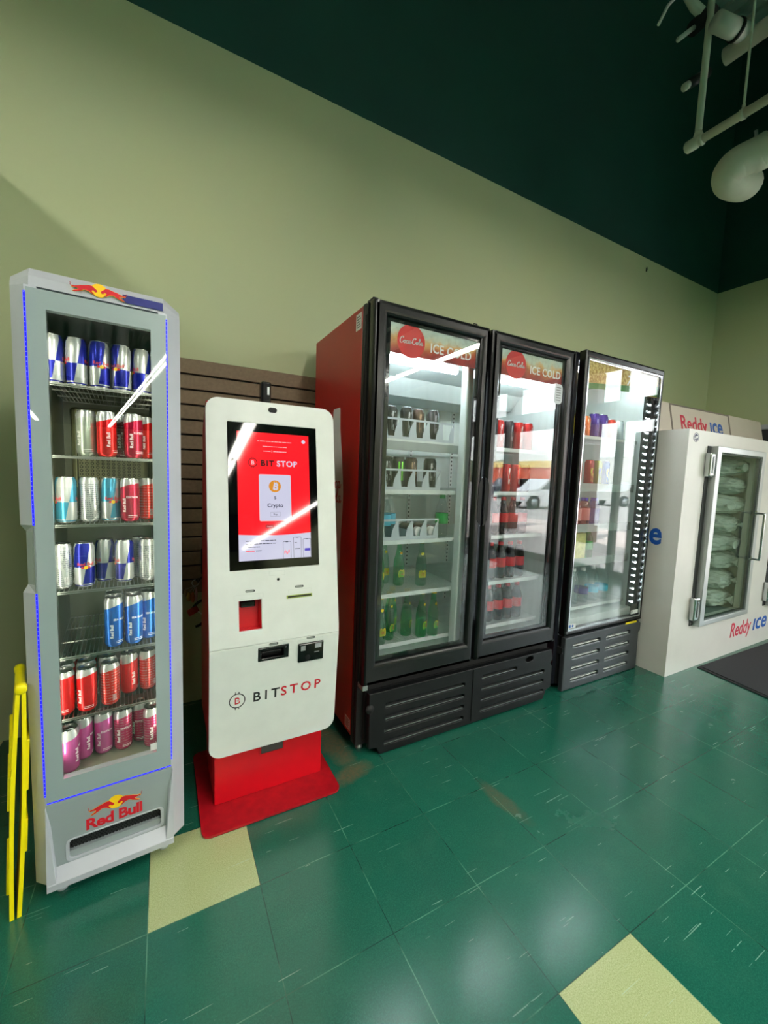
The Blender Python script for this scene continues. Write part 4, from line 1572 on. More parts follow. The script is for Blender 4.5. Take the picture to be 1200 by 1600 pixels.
g = G(); g.box((1.965, 1.58, 2.0), (2.005, 1.63, 2.014), BLACK_PL, 0.002, 1)
part('hinge', g, dc)

# kick grille
g = G()
out = [(0.806, 0.045), (0.800, 0.306), (1.99, 0.306), (2.003, 0.262), (2.003, 0.240), (1.990, 0.228), (1.990, 0.214), (2.003, 0.204), (2.003, 0.075), (1.965, 0.062), (1.945, 0.012), (0.862, 0.004), (0.845, 0.040)]
slots = []
for z_ in (0.232, 0.172, 0.112, 0.052):
    slots.append(rr(0.884, z_ - 0.0105, 1.350, z_ + 0.0105, 0.0095, 4))
for z_, xe in ((0.245, 1.715), (0.184, 1.940), (0.124, 1.940), (0.064, 1.945)):
    slots.append(rr(1.462, z_ - 0.0105, xe, z_ + 0.0105, 0.0095, 4))
g.plate(out, slots + [circ(1.810, 0.279, 0.030, 20, 0.015)], 0.030, BLACK_PL, FRONT(0, 1.575, 0), bev=0.004)
g.box((1.398, 1.541, 0.02), (1.406, 1.548, 0.30), BLACK_PL, 0.002, 1)
gr = part('kick_grille', g, dc)
g = G()
g.box((0.83, 1.590, 0.02), (1.98, 1.593, 0.30), BLACK_MATTE)
for sl in slots:
    xs = [p[0] for p in sl]; zs = [p[1] for p in sl]
    g.box((min(xs) + 0.004, 1.549, min(zs) + 0.0025), (max(xs) - 0.004, 1.575, min(zs) + 0.0055), STEEL)
part('louvre', g, gr)
g = G(); g.cyl((0.806, 1.552, 0.235), (0.806, 1.5445, 0.235), 0.020, BLACK_MATTE, 20)
part('screw_recess', g, gr)
for fx, fy in ((0.80, 1.64), (2.00, 1.64), (0.80, 2.22), (2.00, 2.22)):
    g = G(); g.lathe([(0.018, 0), (0.018, 0.012), (0.008, 0.016), (0.008, 0.06)], STEEL, 14, T(fx, fy, 0))
    part('foot', g, dc)

# side panel graphics: white contour bottle with red script, two stickers
g = G()
prof_r = [(1.605, 0.040), (1.595, 0.046), (1.56, 0.048), (1.50, 0.052), (1.44, 0.064), (1.38, 0.078), (1.316, 0.089), (1.25, 0.100), (1.193, 0.106), (1.15, 0.107), (1.10, 0.104), (1.05, 0.098), (1.0, 0.093), (0.94, 0.089), (0.875, 0.087), (0.82, 0.082), (0.776, 0.078), (0.70, 0.082), (0.62, 0.094), (0.54, 0.100), (0.46, 0.096), (0.41, 0.086), (0.395, 0.074)]
YC = 1.933
poly = [(-YC + w, z) for z, w in prof_r] + [(-YC - w, z) for z, w in prof_r[::-1]]
g.prism(poly, 0.0, 0.0006, LABEL_WHITE, SIDE(X0, 0, 0))
script(g, 'Coca-', 0.17, PRINT_RED, SIDE(X0 - 0.0008, YC, 1.235), weight=0.03)
script(g, 'Cola', 0.15, PRINT_RED, SIDE(X0 - 0.0008, YC - 0.005, 1.165), weight=0.03)
part('bottle_decal', g, cab, label='white bottle silhouette decal on the red side')
g = G()
g.prism([(-1.728, 1.935), (-1.606, 1.915), (-1.606, 1.981), (-1.64, 1.99), (-1.728, 2.0)], 0, 0.0006, LABEL_WHITE, SIDE(X0, 0, 0)) if False else g.prism(rect(-1.728, 1.915, -1.672, 1.985), 0, 0.0006, LABEL_WHITE, SIDE(X0, 0, 0))
for k in range(5):
    g.prism(rect(-1.720, 1.925 + k * 0.011, -1.680 - 0.006 * (k % 3), 1.930 + k * 0.011), 0.0006, 0.0009, PRINT_GREY, SIDE(X0, 0, 0))
part('rating_label', g, cab)
g = G()
g.prism(rect(-1.728, 0.070, -1.668, 0.128), 0, 0.0006, LABEL_WHITE, SIDE(X0, 0, 0))
for k in range(7):
    g.prism(rect(-1.720, 0.078 + k * 0.0065, -1.680 - 0.007 * (k % 2), 0.081 + k * 0.0065), 0.0006, 0.0009, PRINT_GREY, SIDE(X0, 0, 0))
part('rating_label', g, cab)

# shelves
SHW = mat('white_coated_wire', (212, 220, 218), 0.35)


def wire_shelf(name, x0, x1, y0, y1, z, parent, pitch=0.0135, strip=True):
    g = G()
    x = x0 + 0.006
    while x < x1:
        g.box((x - 0.0016, y0, z - 0.004), (x + 0.0016, y1, z), SHW)
        x += pitch
    for y in (y0 + 0.01, (y0 + y1) / 2, y1 - 0.01):
        g.box((x0, y - 0.003, z - 0.010), (x1, y + 0.003, z - 0.004), SHW)
    g.box((x0, y0 - 0.004, z - 0.016), (x1, y0, z + 0.004), SHW)
    s = part(name, g, parent)
    return s


ZS = [1.452, 1.214, 0.972, 0.712, 0.462]
for z in ZS:
    for x0, x1 in ((0.822, 1.385), (1.400, 1.980)):
        wire_shelf('wire_shelf', x0, x1, 1.672, 2.20, z, dc)
g = G()
g.box((0.822, 1.660, 1.405), (1.33, 1.667, 1.445), mat('grey_price_channel', (150, 158, 160), 0.3, 0.4))
part('price_channel', g, dc)

ORG = translucent('frosted_plastic', (206, 216, 224), 0.78, 0.3)


def organiser(z, x0, x1, n, label):
    o = empty('bottle_organiser', ((x0 + x1) / 2, 1.70, z), label, 'shelf tray', 'frosted trays in the double cooler')
    g = G()
    w = (x1 - x0) / n
    g.box((x0, 1.684, z + 0.001), (x1, 2.05, z + 0.003), ORG)
    part('tray', g, o)
    g = G()
    holes = []
    for k in range(n):
        a = x0 + k * w
        hp = [(a + w * 0.18, z + 0.018), (a + w * 0.62, z + 0.018), (a + w * 0.62, z + 0.03), (a + w * 0.72, z + 0.06), (a + w * 0.93, z + 0.088), (a + w * 0.93, z + 0.094), (a + w * 0.10, z + 0.094), (a + w * 0.12, z + 0.05)]
        holes.append(hp)
    g.plate(rect(x0, z + 0.003, x1, z + 0.103), holes, 0.003, ORG, FRONT(0, 1.688, 0))
    part('front_fence', g, o)
    for k in range(1, n):
        g = G()
        g.box((x0 + k * w - 0.001, 1.69, z + 0.003), (x0 + k * w + 0.001, 2.04, z + 0.045), ORG)
        part('lane_divider', g, o)
    return o


organiser(ZS[0], 0.83, 1.305, 6, 'frosted white tray holding cans on the top shelf of the double cooler')
organiser(ZS[1], 0.83, 1.235, 5, 'frosted white tray on the second shelf of the double cooler')
organiser(ZS[2], 0.83, 1.235, 5, 'frosted white tray on the third shelf of the double cooler')


# drinks
def big_can_mat(name, base, accent, kind=0):
    t = NT(name)
    v = t.obj()
    sp = t.n('ShaderNodeSeparateXYZ'); t.l(v, sp.inputs[0])
    ang = t.math('ARCTAN2', sp.outputs[0], t.math('MULTIPLY', sp.outputs[1], -1.0))
    f = t.noise(t.scaled(v, (160, 160, 22)), 1.0, 2.0)
    zm = t.math('MULTIPLY', t.math('GREATER_THAN', sp.outputs[2], 0.045), t.math('LESS_THAN', sp.outputs[2], 0.135))
    am = t.math('LESS_THAN', t.math('ABSOLUTE', ang), 0.62)
    if kind == 0:
        s = t.math('GREATER_THAN', t.math('SINE', t.math('MULTIPLY', ang, 12.0)), 0.1)
    else:
        s = t.math('GREATER_THAN', f, 0.56)
    k = t.math('MULTIPLY', t.math('MULTIPLY', zm, am), s)
    return t.fin(t.bsdf(t.mix(k, s2l(base), s2l(accent)), 0.25, 0.35))


DRINK = {}


def drink_can(kind, x, y, z, label, group, rz=0.0, r=0.033, h=0.158, m=None):
    if kind not in DRINK:
        g = G()
        g.lathe([(r * 0.72, 0.0), (r - 0.004, 0.005), (r, 0.014), (r, h - 0.016), (r - 0.006, h - 0.003), (r - 0.006, h)], m, 24, cap=False)
        me = g.mesh('tall_can')
        o = bpy.data.objects.new('tall_can', me)
        COL.objects.link(o)
        WM[o.name] = Matrix.Identity(4)
        o['label'] = label; o['category'] = 'can'; o['group'] = group
        g = G()
        g.lathe([(r - 0.0055, h - 0.0005), (r - 0.005, h + 0.0015), (r - 0.0075, h + 0.001), (r - 0.0085, h - 0.003), (0, h - 0.003)], CAN_METAL, 24, cap=False)
        part('lid', g, o, local=True)
        g = G()
        g.lathe([(0.0, 0.004), (r * 0.66, 0.0005), (r * 0.72, 0.0), (r - 0.004, 0.0052)], CAN_METAL, 20, cap=False)
        part('base', g, o, local=True)
        o.location = (x, y, z); o.rotation_euler = (0, 0, rz)
        DRINK[kind] = o
        return o
    return copy_tree(DRINK[kind], (x, y, z), label, rz, group)


BC = {
    'black_silver': big_can_mat('black_can_silver_print', (20, 20, 22), (170, 174, 172), 1),
    'black_green': big_can_mat('black_can_green_claw', (14, 16, 14), (120, 226, 50), 0),
    'maroon': big_can_mat('maroon_can', (74, 20, 28), (190, 160, 150), 1),
    'brown': big_can_mat('dark_brown_can', (62, 42, 32), (170, 140, 110), 1),
    'cola': big_can_mat('cola_red_can', (176, 24, 22), (226, 226, 226), 1),
    'dark': big_can_mat('dark_grey_can', (48, 46, 50), (150, 150, 156), 1),
    'tea_y': big_can_mat('yellow_teal_can', (214, 196, 60), (60, 160, 170), 1),
    'orange': big_can_mat('orange_can', (214, 110, 56), (240, 230, 190), 1),
    'violet': big_can_mat('violet_can', (66, 40, 130), (190, 180, 220), 1),
    'red2': big_can_mat('orange_red_can', (206, 58, 40), (240, 200, 190), 1),
    'white': big_can_mat('pale_blue_can', (196, 214, 222), (30, 40, 60), 1),
}
for i, (x, k, wd) in enumerate(((0.892, 'dark', 'dark grey'), (0.972, 'black_silver', 'black and silver'), (1.050, 'black_silver', 'black and silver'), (1.128, 'brown', 'dark brown'), (1.205, 'dark', 'dark grey'))):
    drink_can(k, x, 1.735 + 0.02 * (i % 2), ZS[0] + 0.0035, '%s tall can, %s, in the double cooler top tray' % (wd, ORD[i]), 'tall cans on the double cooler top shelf', 0.2, m=BC[k])
for i, (x, k, wd) in enumerate(((0.877, 'maroon', 'maroon'), (0.947, 'black_silver', 'black and silver'), (1.018, 'black_green', 'black can with green streaks, a'), (1.090, 'brown', 'dark brown'), (1.205, 'black_silver', 'black and silver'))):
    lb = '%s tall can, %s, in the double cooler second tray' % (wd, ORD[i]) if k != 'black_green' else 'black tall can with green streaks, third from the left, double cooler second shelf'
    drink_can(k, x, 1.742, ZS[1] + 0.0035, lb, 'tall cans on the double cooler second shelf', 0.0, m=BC[k])
for i, x in enumerate((0.887, 0.962, 1.037)):
    drink_can('black_green' if i != 1 else 'maroon', x, 1.85, ZS[1] + 0.0035, '%s tall can, %s of those behind on the second shelf' % ('black and green' if i != 1 else 'maroon', ORD[i]), 'tall cans on the double cooler second shelf', 0.3, m=BC['black_green'])

# right-hand half: rows of dark red cola cans and bottles
random.seed(9)


def pet(g, prof, m, n=20):
    g.lathe(prof, m, n, cap=False)


CLEAR_PET = thin_glass('clear_bottle_plastic', (0.93, 0.97, 0.98), 0.05, 1.6, 1.45)
COLA_LIQ = thin_glass('cola_bottle_plastic', (0.16, 0.06, 0.04), 0.08, 1.6, 1.45)
RED_LIQ = thin_glass('red_bottle_plastic', (0.75, 0.22, 0.20), 0.08, 1.6, 1.45)
GREEN_GLASS = thin_glass('green_bottle_glass', (0.22, 0.76, 0.42), 0.03, 1.8, 1.5)
PALE_GREEN_GLASS = thin_glass('pale_green_bottle_glass', (0.66, 0.84, 0.74), 0.03, 1.8, 1.5)
GREEN_PET = thin_glass('green_bottle_plastic', (0.10, 0.70, 0.22), 0.05, 1.6, 1.45)
PETP = [(0.024, 0.0), (0.030, 0.004), (0.0325, 0.014), (0.0320, 0.075), (0.0330, 0.085), (0.0325, 0.125), (0.030, 0.145), (0.020, 0.175), (0.0135, 0.195), (0.0128, 0.205)]
GLASSP = [(0.024, 0.0), (0.0285, 0.004), (0.0295, 0.012), (0.0292, 0.110), (0.026, 0.135), (0.0175, 0.170), (0.0135, 0.195), (0.0125, 0.225), (0.0135, 0.228), (0.0135, 0.236)]
BOT = {}


def bottle(key, prof, body_m, cap_m, label_m, lz, x, y, z, label, group, cat='bottle', rz=0.0, extra=None, scale=1.0, cap_r=0.0150, cap_h=0.018):
    if key not in BOT:
        prof = [(r * scale, h * scale) for r, h in prof]
        g = G(); g.lathe(prof, body_m, 22, cap=False)
        g.lathe([(0.0, 0.001), (prof[0][0], 0.0005)], body_m, 22, cap=False)
        o = bpy.data.objects.new('drink_bottle', g.mesh('drink_bottle'))
        COL.objects.link(o)
        WM[o.name] = Matrix.Identity(4)
        o['label'] = label; o['category'] = cat; o['group'] = group
        top = prof[-1][1]
        g = G(); g.lathe([(cap_r * scale, top - 0.012 * scale), (cap_r * scale, top + (cap_h - 0.012) * scale), (0, top + (cap_h - 0.011) * scale)], cap_m, 20, cap=False)
        part('cap', g, o, local=True)
        if label_m is not None:
            z0, z1 = lz
            rr_ = max(r for r, h in prof if z0 - 0.02 <= h <= z1 + 0.02) + 0.0006
            g = G(); g.lathe([(rr_, z0), (rr_, z1)], label_m, 24, cap=False)
            part('label_wrap', g, o, local=True)
        if extra:
            g = G(); extra(g)
            part('label_print', g, o, local=True)
        o.location = (x, y, z); o.rotation_euler = (0, 0, rz)
        BOT[key] = o
        return o
    return copy_tree(BOT[key], (x, y, z), label, rz, group)


WATER_LAB = mat('light_blue_wrap', (70, 180, 214), 0.4)
WHITE_CAP = mat('white_cap', (228, 230, 230), 0.4)
GREEN_WRAP = mat('green_wrap', (18, 150, 66), 0.4)
YEL_LAB = mat('yellow_paper_label', (240, 214, 20), 0.5)
RED_WRAP = mat('red_wrap', (196, 22, 28), 0.4)
for i, (x, y) in enumerate(((0.885, 1.735), (0.952, 1.745), (1.010, 1.80))):
    bottle('water', PETP, CLEAR_PET, WHITE_CAP, WATER_LAB, (0.065, 0.118), x, y, ZS[2] + 0.0035, 'clear water bottle with light blue label, %s, double cooler third shelf' % ORD[i], 'water bottles on the double cooler third shelf')


def sprite_print(g):
    wrap_text(g, 'S', 0.030, 0.0334, 0.082, -0.1, PRINT_WHITE, offset=0.0012)


bottle('lemon', PETP, CLEAR_PET, GREEN_WRAP, GREEN_WRAP, (0.068, 0.122), 1.290, 1.735, ZS[2] + 0.0035, 'clear soda bottle with green label at the right of the third shelf', 'single soda bottle', extra=sprite_print, scale=1.03)
# two coffee bottles lying with white lids forward
BROWN_P = mat('dark_coffee_plastic', (70, 36, 30), 0.3)
for i, x in enumerate((1.128, 1.212)):
    if i == 0:
        g = G()
        g.lathe([(0.024, 0.0), (0.030, 0.006), (0.031, 0.11), (0.026, 0.130), (0.023, 0.136)], BROWN_P, 22, RX(PI / 2))
        o = bpy.data.objects.new('lying_bottle', g.mesh('lying_bottle')); COL.objects.link(o)
        WM[o.name] = Matrix.Identity(4)
        o['category'] = 'bottle'; o['group'] = 'lying dark bottles'
        g = G(); g.lathe([(0.0255, 0.134), (0.0255, 0.158), (0.023, 0.160), (0, 0.160)], WHITE_CAP, 24, RX(PI / 2), cap=False)
        part('lid', g, o, local=True)
        lying = o
    else:
        o = lying.copy(); COL.objects.link(o)
        for ch in list(lying.children):
            c = ch.copy(); COL.objects.link(c); c.parent = o
    o.location = (x, 1.86, ZS[2] + 0.0345)
    o['label'] = ('dark brown bottle lying with white lid forward, the left one of the pair', 'dark brown bottle lying with white lid forward, the right one of the pair')[i]


def topo_print(g):
    pts = [(-0.018, -0.018), (0.018, -0.018), (0.022, 0.0), (0.018, 0.018), (0.008, 0.024), (0, 0.018), (-0.008, 0.024), (-0.018, 0.018), (-0.022, 0.0)]
    tb = bmesh.new()
    vs = [tb.verts.new((math.sin(a / 0.0299) * 0.0303, -math.cos(a / 0.0299) * 0.0303, 0.062 + b)) for a, b in pts]
    tb.faces.new(vs); g.merge(tb, YEL_LAB)
    for dz, w in ((0.004, 0.008), (-0.003, 0.010)):
        wz = rect(-w, dz - 0.001, w, dz + 0.0012)
        tb = bmesh.new()
        vs = [tb.verts.new((math.sin(a / 0.0299) * 0.0308, -math.cos(a / 0.0299) * 0.0308, 0.062 + b)) for a, b in wz]
        tb.faces.new(vs); g.merge(tb, PRINT_RED)


def topo_all(g):
    topo_print(g)
    wrap_disc(g, 0.0085, 0.0185, 0.170, 0.0, YEL_LAB)


for i, (x, y, rz, k) in enumerate(((0.915, 1.730, 0.1, 1), (0.960, 1.800, 0.5, 0), (1.030, 1.875, 0.6, 1), (1.088, 1.815, 0.6, 0), (1.195, 1.765, 0.2, 1), (0.905, 1.80, 0.5, 0))):
    kk = 'topo_pale' if k else 'topo_green'
    bottle(kk, GLASSP, PALE_GREEN_GLASS if k else GREEN_GLASS, PRINT_YEL, None, None, x, y, ZS[3] + 0.0005,
           '%s bottle with yellow label, %s, double cooler fourth shelf' % ('pale green' if k else 'green', ORD[i] if i < 5 else 'hidden behind the leftmost'), 'yellow-labelled bottles on the fourth shelf', rz=rz - 0.45, extra=topo_all)
for i, (x, y, rz, k) in enumerate(((0.925, 1.700, 0.2, 1), (0.992, 1.735, 0.6, 0), (1.055, 1.815, 0.9, 0), (1.103, 1.745, 0.9, 0), (1.166, 1.680 + 0.02, 0.6, 0), (1.231, 1.690, 0.5, 0))):
    kk = 'topo_pale' if k else 'topo_green'
    bottle(kk, GLASSP, None, None, None, None, x, y, ZS[4] + 0.0005,
           '%s glass bottle with yellow label, %s on the lowest shelf' % ('pale green' if k else 'green', ORD[i]), 'yellow-labelled bottles on the lowest shelf', rz=rz - 0.15)

# cola rows in the right half
COLS = [1.50, 1.575, 1.65, 1.725, 1.80, 1.875]
SHN = ['top', 'second', 'third', 'fourth', 'lowest']
for si, z in enumerate(ZS):
    for ci, x in enumerate(COLS):
        for ri in range(2 if si in (0, 4) else 1):
            y = 1.735 + ri * 0.075
            rown = 'front' if ri == 0 else 'back'
            if si in (0, 1):
                kk = 'cola' if (ci + si) % 3 else 'dark'
                drink_can(kk, x, y, z + 0.0005, '%s can, %s, %s row, %s shelf, second cooler door' % ('red cola' if kk == 'cola' else 'dark grey', ORD[ci], rown, SHN[si]), 'cans behind the second cooler door', 0.1 * ci, m=BC[kk])
            else:
                bottle('cola_bottle', PETP, COLA_LIQ, RED_WRAP, RED_WRAP, (0.068, 0.122), x, y, z + 0.0005, 'red-labelled cola bottle, %s, %s row, %s shelf, second cooler door' % (ORD[ci], rown, SHN[si]), 'cola bottles behind the second cooler door')

# ================================================================ SINGLE DOOR COOLER
sc = empty('single_door_cooler', (2.50, 1.90, 0), 'black single glass door cooler with bright light strips beside the ice merchandiser', 'cooler')
A0, A1, AF, AB, AT = 2.105, 2.912, 1.560, 2.27, 2.035
SIDE_DK = mat('dark_navy_cabinet', (22, 24, 34), 0.4)
g = G()
g.box((A0, 1.62, 0.03), (A0 + 0.03, AB, AT), SIDE_DK, 0.002, 1)
g.box((A1 - 0.03, 1.62, 0.03), (A1, AB, AT), SIDE_DK, 0.002, 1)
g.box((A0 + 0.03, AB - 0.03, 0.03), (A1 - 0.03, AB, AT), INNER)
g.box((A0 + 0.001, 1.622, 1.99), (A1 - 0.001, AB - 0.001, AT - 0.001), SIDE_DK)
g.box((A0 + 0.03, 1.625, 0.34), (A1 - 0.03, AB - 0.03, 0.425), INNER)
g.box((A0 + 0.03, 1.64, 0.425), (A0 + 0.045, AB - 0.03, 1.99), INNER)
g.box((A1 - 0.045, 1.64, 0.425), (A1 - 0.03, AB - 0.03, 1.99), INNER)
g.box((A0 + 0.03, 1.61, 0.03), (A1 - 0.03, 2.2, 0.34), BLACK_MATTE)
cab2 = part('cabinet', g, sc)
for sx_ in (2.30, 2.70):
    g = G()
    g.box((sx_ - 0.012, 2.232, 0.43), (sx_ + 0.012, 2.24, 1.80), WHITE_PL)
    part('shelf_standard', g, sc)
g = G()
G0, G1, GZ0, GZ1 = 2.145, 2.880, 0.392, 1.988
g.plate(rr(2.120, 0.352, 2.914, 2.036, 0.004, 2), [rect(G0 - 0.004, GZ0 - 0.006, G1 + 0.004, GZ1 + 0.004)], 0.055, FRAME_BLACK, FRONT(0, 1.615, 0), bev=0.012)
dr = part('door', g, sc)
g = G()
g.plate(rect(G0 - 0.006, GZ0 - 0.008, G1 + 0.006, GZ1 + 0.006), [rect(G0 + 0.001, GZ0 + 0.001, G1 - 0.003, GZ1 - 0.001)], 0.008, CHROME, FRONT(0, 1.566, 0))
part('bright_trim', g, dr, label='thin chrome trim round the glass')
g = G()
g.box((G0 - 0.002, 1.567, GZ0), (G1 + 0.002, 1.572, GZ1), GLASS)
part('glass_pane', g, dr)
g = G()
M = FRONT(0, 1.576, 0)
BAN_Y = NT('yellow_bubble_banner')
v_ = BAN_Y.obj()
nz = BAN_Y.noise(v_, 55.0, 3.0, 0.7)
BANY = BAN_Y.fin(BAN_Y.bsdf(BAN_Y.mix(BAN_Y.ramp(nz, 0.4, 0.62), s2l((176, 132, 44)), s2l((236, 208, 120))), 0.45))
BANG = mat('green_banner_wave', (60, 128, 50), 0.45)
g.prism(rect(G0, 1.855, G1, GZ1 - 0.002), 0.0, 0.0004, BANY, M)
wave = [(G0, 1.845), (2.35, 1.862), (2.55, 1.880), (2.70, 1.905), (G1, 1.915)]
g.prism([(G0, 1.825), (2.4, 1.845), (2.6, 1.858), (2.75, 1.86), (G1, 1.86)] + [(a, b + 0.012) for a, b in wave[::-1]], 0.0004, 0.0008, BANG, M)
part('banner', g, dr, label='yellow and green banner')
g = G()
g.text('7', 0.085, PRINT_WHITE, M @ T(2.555, 1.895, 0.001), 0.0003, offset=0.0022, shear=0.25)
g.text('up', 0.050, PRINT_WHITE, M @ T(2.625, 1.902, 0.001), 0.0003, offset=0.0012, shear=0.2)
part('banner_lettering', g, dr)
# LED columns
LEDW2 = emit('white_led_module', (240, 248, 255), 22.0)
DARKREF = mat('dark_led_carrier', (46, 58, 54), 0.25, 0.6)
g = G()
g.box((2.800, 1.600, 0.45), (2.862, 1.612, 1.86), DARKREF)
carrier = part('led_carrier', g, sc)
z = 0.47
k = 0
while z < 1.85:
    g = G() if k == 0 else g
    g.box((2.839, 1.592, z), (2.847, 1.600, z + 0.010), LEDW2)
    g.box((2.815, 1.597, z + 0.008), (2.8175, 1.600, z + 0.012), LEDW2)
    z += 0.046; k += 1
part('led_strip', g, carrier)
g = G()
z = 0.47
g.box((2.137, 1.600, 0.45), (2.150, 1.612, 1.86), DARKREF)
while z < 1.85:
    g.box((2.150, 1.603, z), (2.154, 1.609, z + 0.008), LEDW2)
    z += 0.05
part('led_strip', g, sc)
g = G()
g.box((2.20, 1.66, 1.955), (2.80, 1.70, 1.975), COOL_TUBE)
part('inside_lamp', g, sc)
g = G()
g.prism(rect(2.600, 1.700, 2.745, 1.760), 0, 0.001, mat('lime_sticker', (168, 190, 30), 0.5), FRONT(0, 2.238, 0.10))
for a, b in ((2.612, 2.635), (2.655, 2.725)):
    for k in range(2):
        g.prism(rect(a, 1.712 + k * 0.02, b, 1.722 + k * 0.02), 0.001, 0.0015, PRINT_GREY, FRONT(0, 2.238, 0.10))
part('lime_sticker', g, sc)
g = G()
g.prism(rect(G0 + 0.004, GZ0 + 0.004, G0 + 0.075, GZ0 + 0.030), 0, 0.0006, LABEL_WHITE, FRONT(0, 1.5665, 0))
g.prism(rect(G0 + 0.008, GZ0 + 0.008, G0 + 0.028, GZ0 + 0.026), 0.0006, 0.0009, LOGO_BLUE, FRONT(0, 1.5665, 0))
g.prism(circ(G0 + 0.046, GZ0 + 0.017, 0.008), 0.0006, 0.0009, LOGO_BLUE, FRONT(0, 1.5665, 0))
part('sticker', g, dr)
g = G()
g.prism(rect(2.790, GZ0 + 0.01, 2.872, GZ0 + 0.036), 0, 0.0006, LABEL_WHITE, FRONT(0, 1.5665, 0))
g.plate(circ(2.803, GZ0 + 0.023, 0.010), [circ(2.803, GZ0 + 0.023, 0.006)], 0.0004, PRINT_GREY, FRONT(0, 1.5665, 0), z=0.0006)
part('sticker', g, dr)
# kick grille with open louvres
g = G()
slots = []
for z_ in (0.278, 0.205, 0.132, 0.060):
    slots.append(rr(2.205, z_ - 0.014, 2.475, z_ + 0.014, 0.010, 3))
    slots.append(rr(2.535, z_ - 0.014, 2.800, z_ + 0.014, 0.010, 3))
GRILLE = mat('charcoal_grille', (58, 62, 66), 0.4, 0.2)
g.plate([(2.130, 0.004), (2.130, 0.34), (2.890, 0.345), (2.915, 0.325), (2.915, 0.27), (2.898, 0.262), (2.905, 0.004)], slots, 0.030, GRILLE, FRONT(0, 1.592, 0), bev=0.005)
gr2 = part('kick_grille', g, sc)
g = G()
g.box((2.14, 1.598, 0.02), (2.88, 1.60, 0.33), BLACK_MATTE)
for sl in slots:
    xs = [p[0] for p in sl]; zs = [p[1] for p in sl]
    zc = (min(zs) + max(zs)) / 2
    g.box((min(xs), 1.574, zc - 0.006), (max(xs), 1.590, zc - 0.002), WHITE_PL)
    g.box((min(xs), 1.566, min(zs) - 0.001), (max(xs), 1.590, min(zs) + 0.003), STEEL)
part('louvre', g, gr2)
g = G(); g.prism(rect(2.735, 0.338, 2.86, 0.352), 0, 0.001, YEL_LAB, FRONT(0, 1.5620, 0))
part('yellow_note', g, sc)
g = G(); g.box((2.128, 1.575, 0.23), (2.146, 1.62, 0.275), BLACK_MATTE, 0.004, 1)
part('latch', g, sc)

SZ2 = [1.572, 1.245, 0.985, 0.765, 0.475]
for z in SZ2:
    wire_shelf('wire_shelf', A0 + 0.046, 2.862, 1.672, 2.20, z, sc, 0.016)
# glass-look price rails
RAIL = translucent('clear_price_rail', (214, 226, 222), 0.35, 0.15)
for z in SZ2[1:4]:
    g = G(); g.box((A0 + 0.048, 1.662, z - 0.018), (2.86, 1.667, z + 0.034), RAIL)
    part('price_rail', g, sc)

for i, (x, k, wd) in enumerate(((2.215, 'tea_y', 'yellow and teal'), (2.300, 'tea_y', 'yellow and teal'), (2.385, 'orange', 'orange'), (2.475, 'violet', 'violet'), (2.560, 'violet', 'violet'), (2.650, 'red2', 'orange red'), (2.735, 'white', 'pale blue'))):
    h_ = 0.132 if k != 'violet' else 0.155
    drink_can('s' + k, x, 1.735, SZ2[0] + 0.0005, '%s can, %s on the top shelf of the single cooler' % (wd, ORD[i]), 'cans on the single cooler top shelf', 0.1 * i, 0.036, h_, BC[k])
ENG = big_can_mat('energy_can_lime', (120, 134, 30), (40, 60, 150), 1)
ENR = big_can_mat('energy_can_red', (150, 50, 46), (196, 196, 60), 1)
ENB = big_can_mat('energy_can_blue', (26, 96, 170), (200, 210, 70), 1)
for i, (x, k, m_, wd) in enumerate(((2.475, 'er', ENR, 'dull red and lime'), (2.560, 'eg', ENG, 'lime and blue'), (2.640, 'eb', ENB, 'blue and lime'))):
    drink_can(k, x, 1.74, SZ2[1] + 0.0005, '%s slender can, %s, single cooler second shelf' % (wd, ORD[i]), 'slender cans on the single cooler second shelf', 0.0, 0.030, 0.186, m_)
BLUE_CAPM = mat('blue_cap', (40, 50, 170), 0.4)
PINK_L = thin_glass('pink_drink_plastic', (0.86, 0.46, 0.44), 0.08, 1.6, 1.45)
BLUE_L = thin_glass('blue_drink_plastic', (0.14, 0.20, 0.62), 0.08, 1.6, 1.45)
JUICEP = [(0.030, 0.0), (0.037, 0.006), (0.038, 0.06), (0.034, 0.09), (0.038, 0.12), (0.034, 0.155), (0.022, 0.180), (0.018, 0.188)]
PINK_WR = mat('pink_wrap', (206, 120, 116), 0.4)
NAVY_WR = mat('navy_wrap', (40, 46, 130), 0.4)
for i, (x, k) in enumerate(((2.375, 'pink_b'), (2.460, 'pink_b'), (2.560, 'navy_b'))):
    bottle(k, JUICEP, PINK_L if k == 'pink_b' else BLUE_L, BLUE_CAPM, PINK_WR if k == 'pink_b' else NAVY_WR, (0.05, 0.13), x, 1.745, SZ2[2] + 0.0005,
           ('%s bottle with blue cap, %s, single cooler third shelf' % ('pink' if k == 'pink_b' else 'navy', ORD[i])), 'blue-capped bottles on the single cooler third shelf', cap_r=0.022, cap_h=0.022)
g = G()
g.box((2.36, 1.72, SZ2[3] + 0.0005), (2.475, 1.84, SZ2[3] + 0.185), mat('pale_yellow_carton', (214, 214, 130), 0.5, 0, 0.15, 40), 0.003, 1)
single('drinks_carton', g, (2.42, 1.78, SZ2[3] + 0.0005), 'pale yellow carton on the fourth shelf of the single cooler', 'carton')
bottle('lime_b', PETP, GREEN_PET, GREEN_WRAP, GREEN_WRAP, (0.07, 0.13), 2.528, 1.745, SZ2[3] + 0.0005, 'bright green soda bottle beside the pale yellow carton', 'green soda bottle', scale=1.0)
WATERJ = [(0.036, 0.0), (0.043, 0.006), (0.044, 0.09), (0.040, 0.10), (0.044, 0.11), (0.043, 0.160), (0.032, 0.195), (0.018, 0.218), (0.0165, 0.228)]
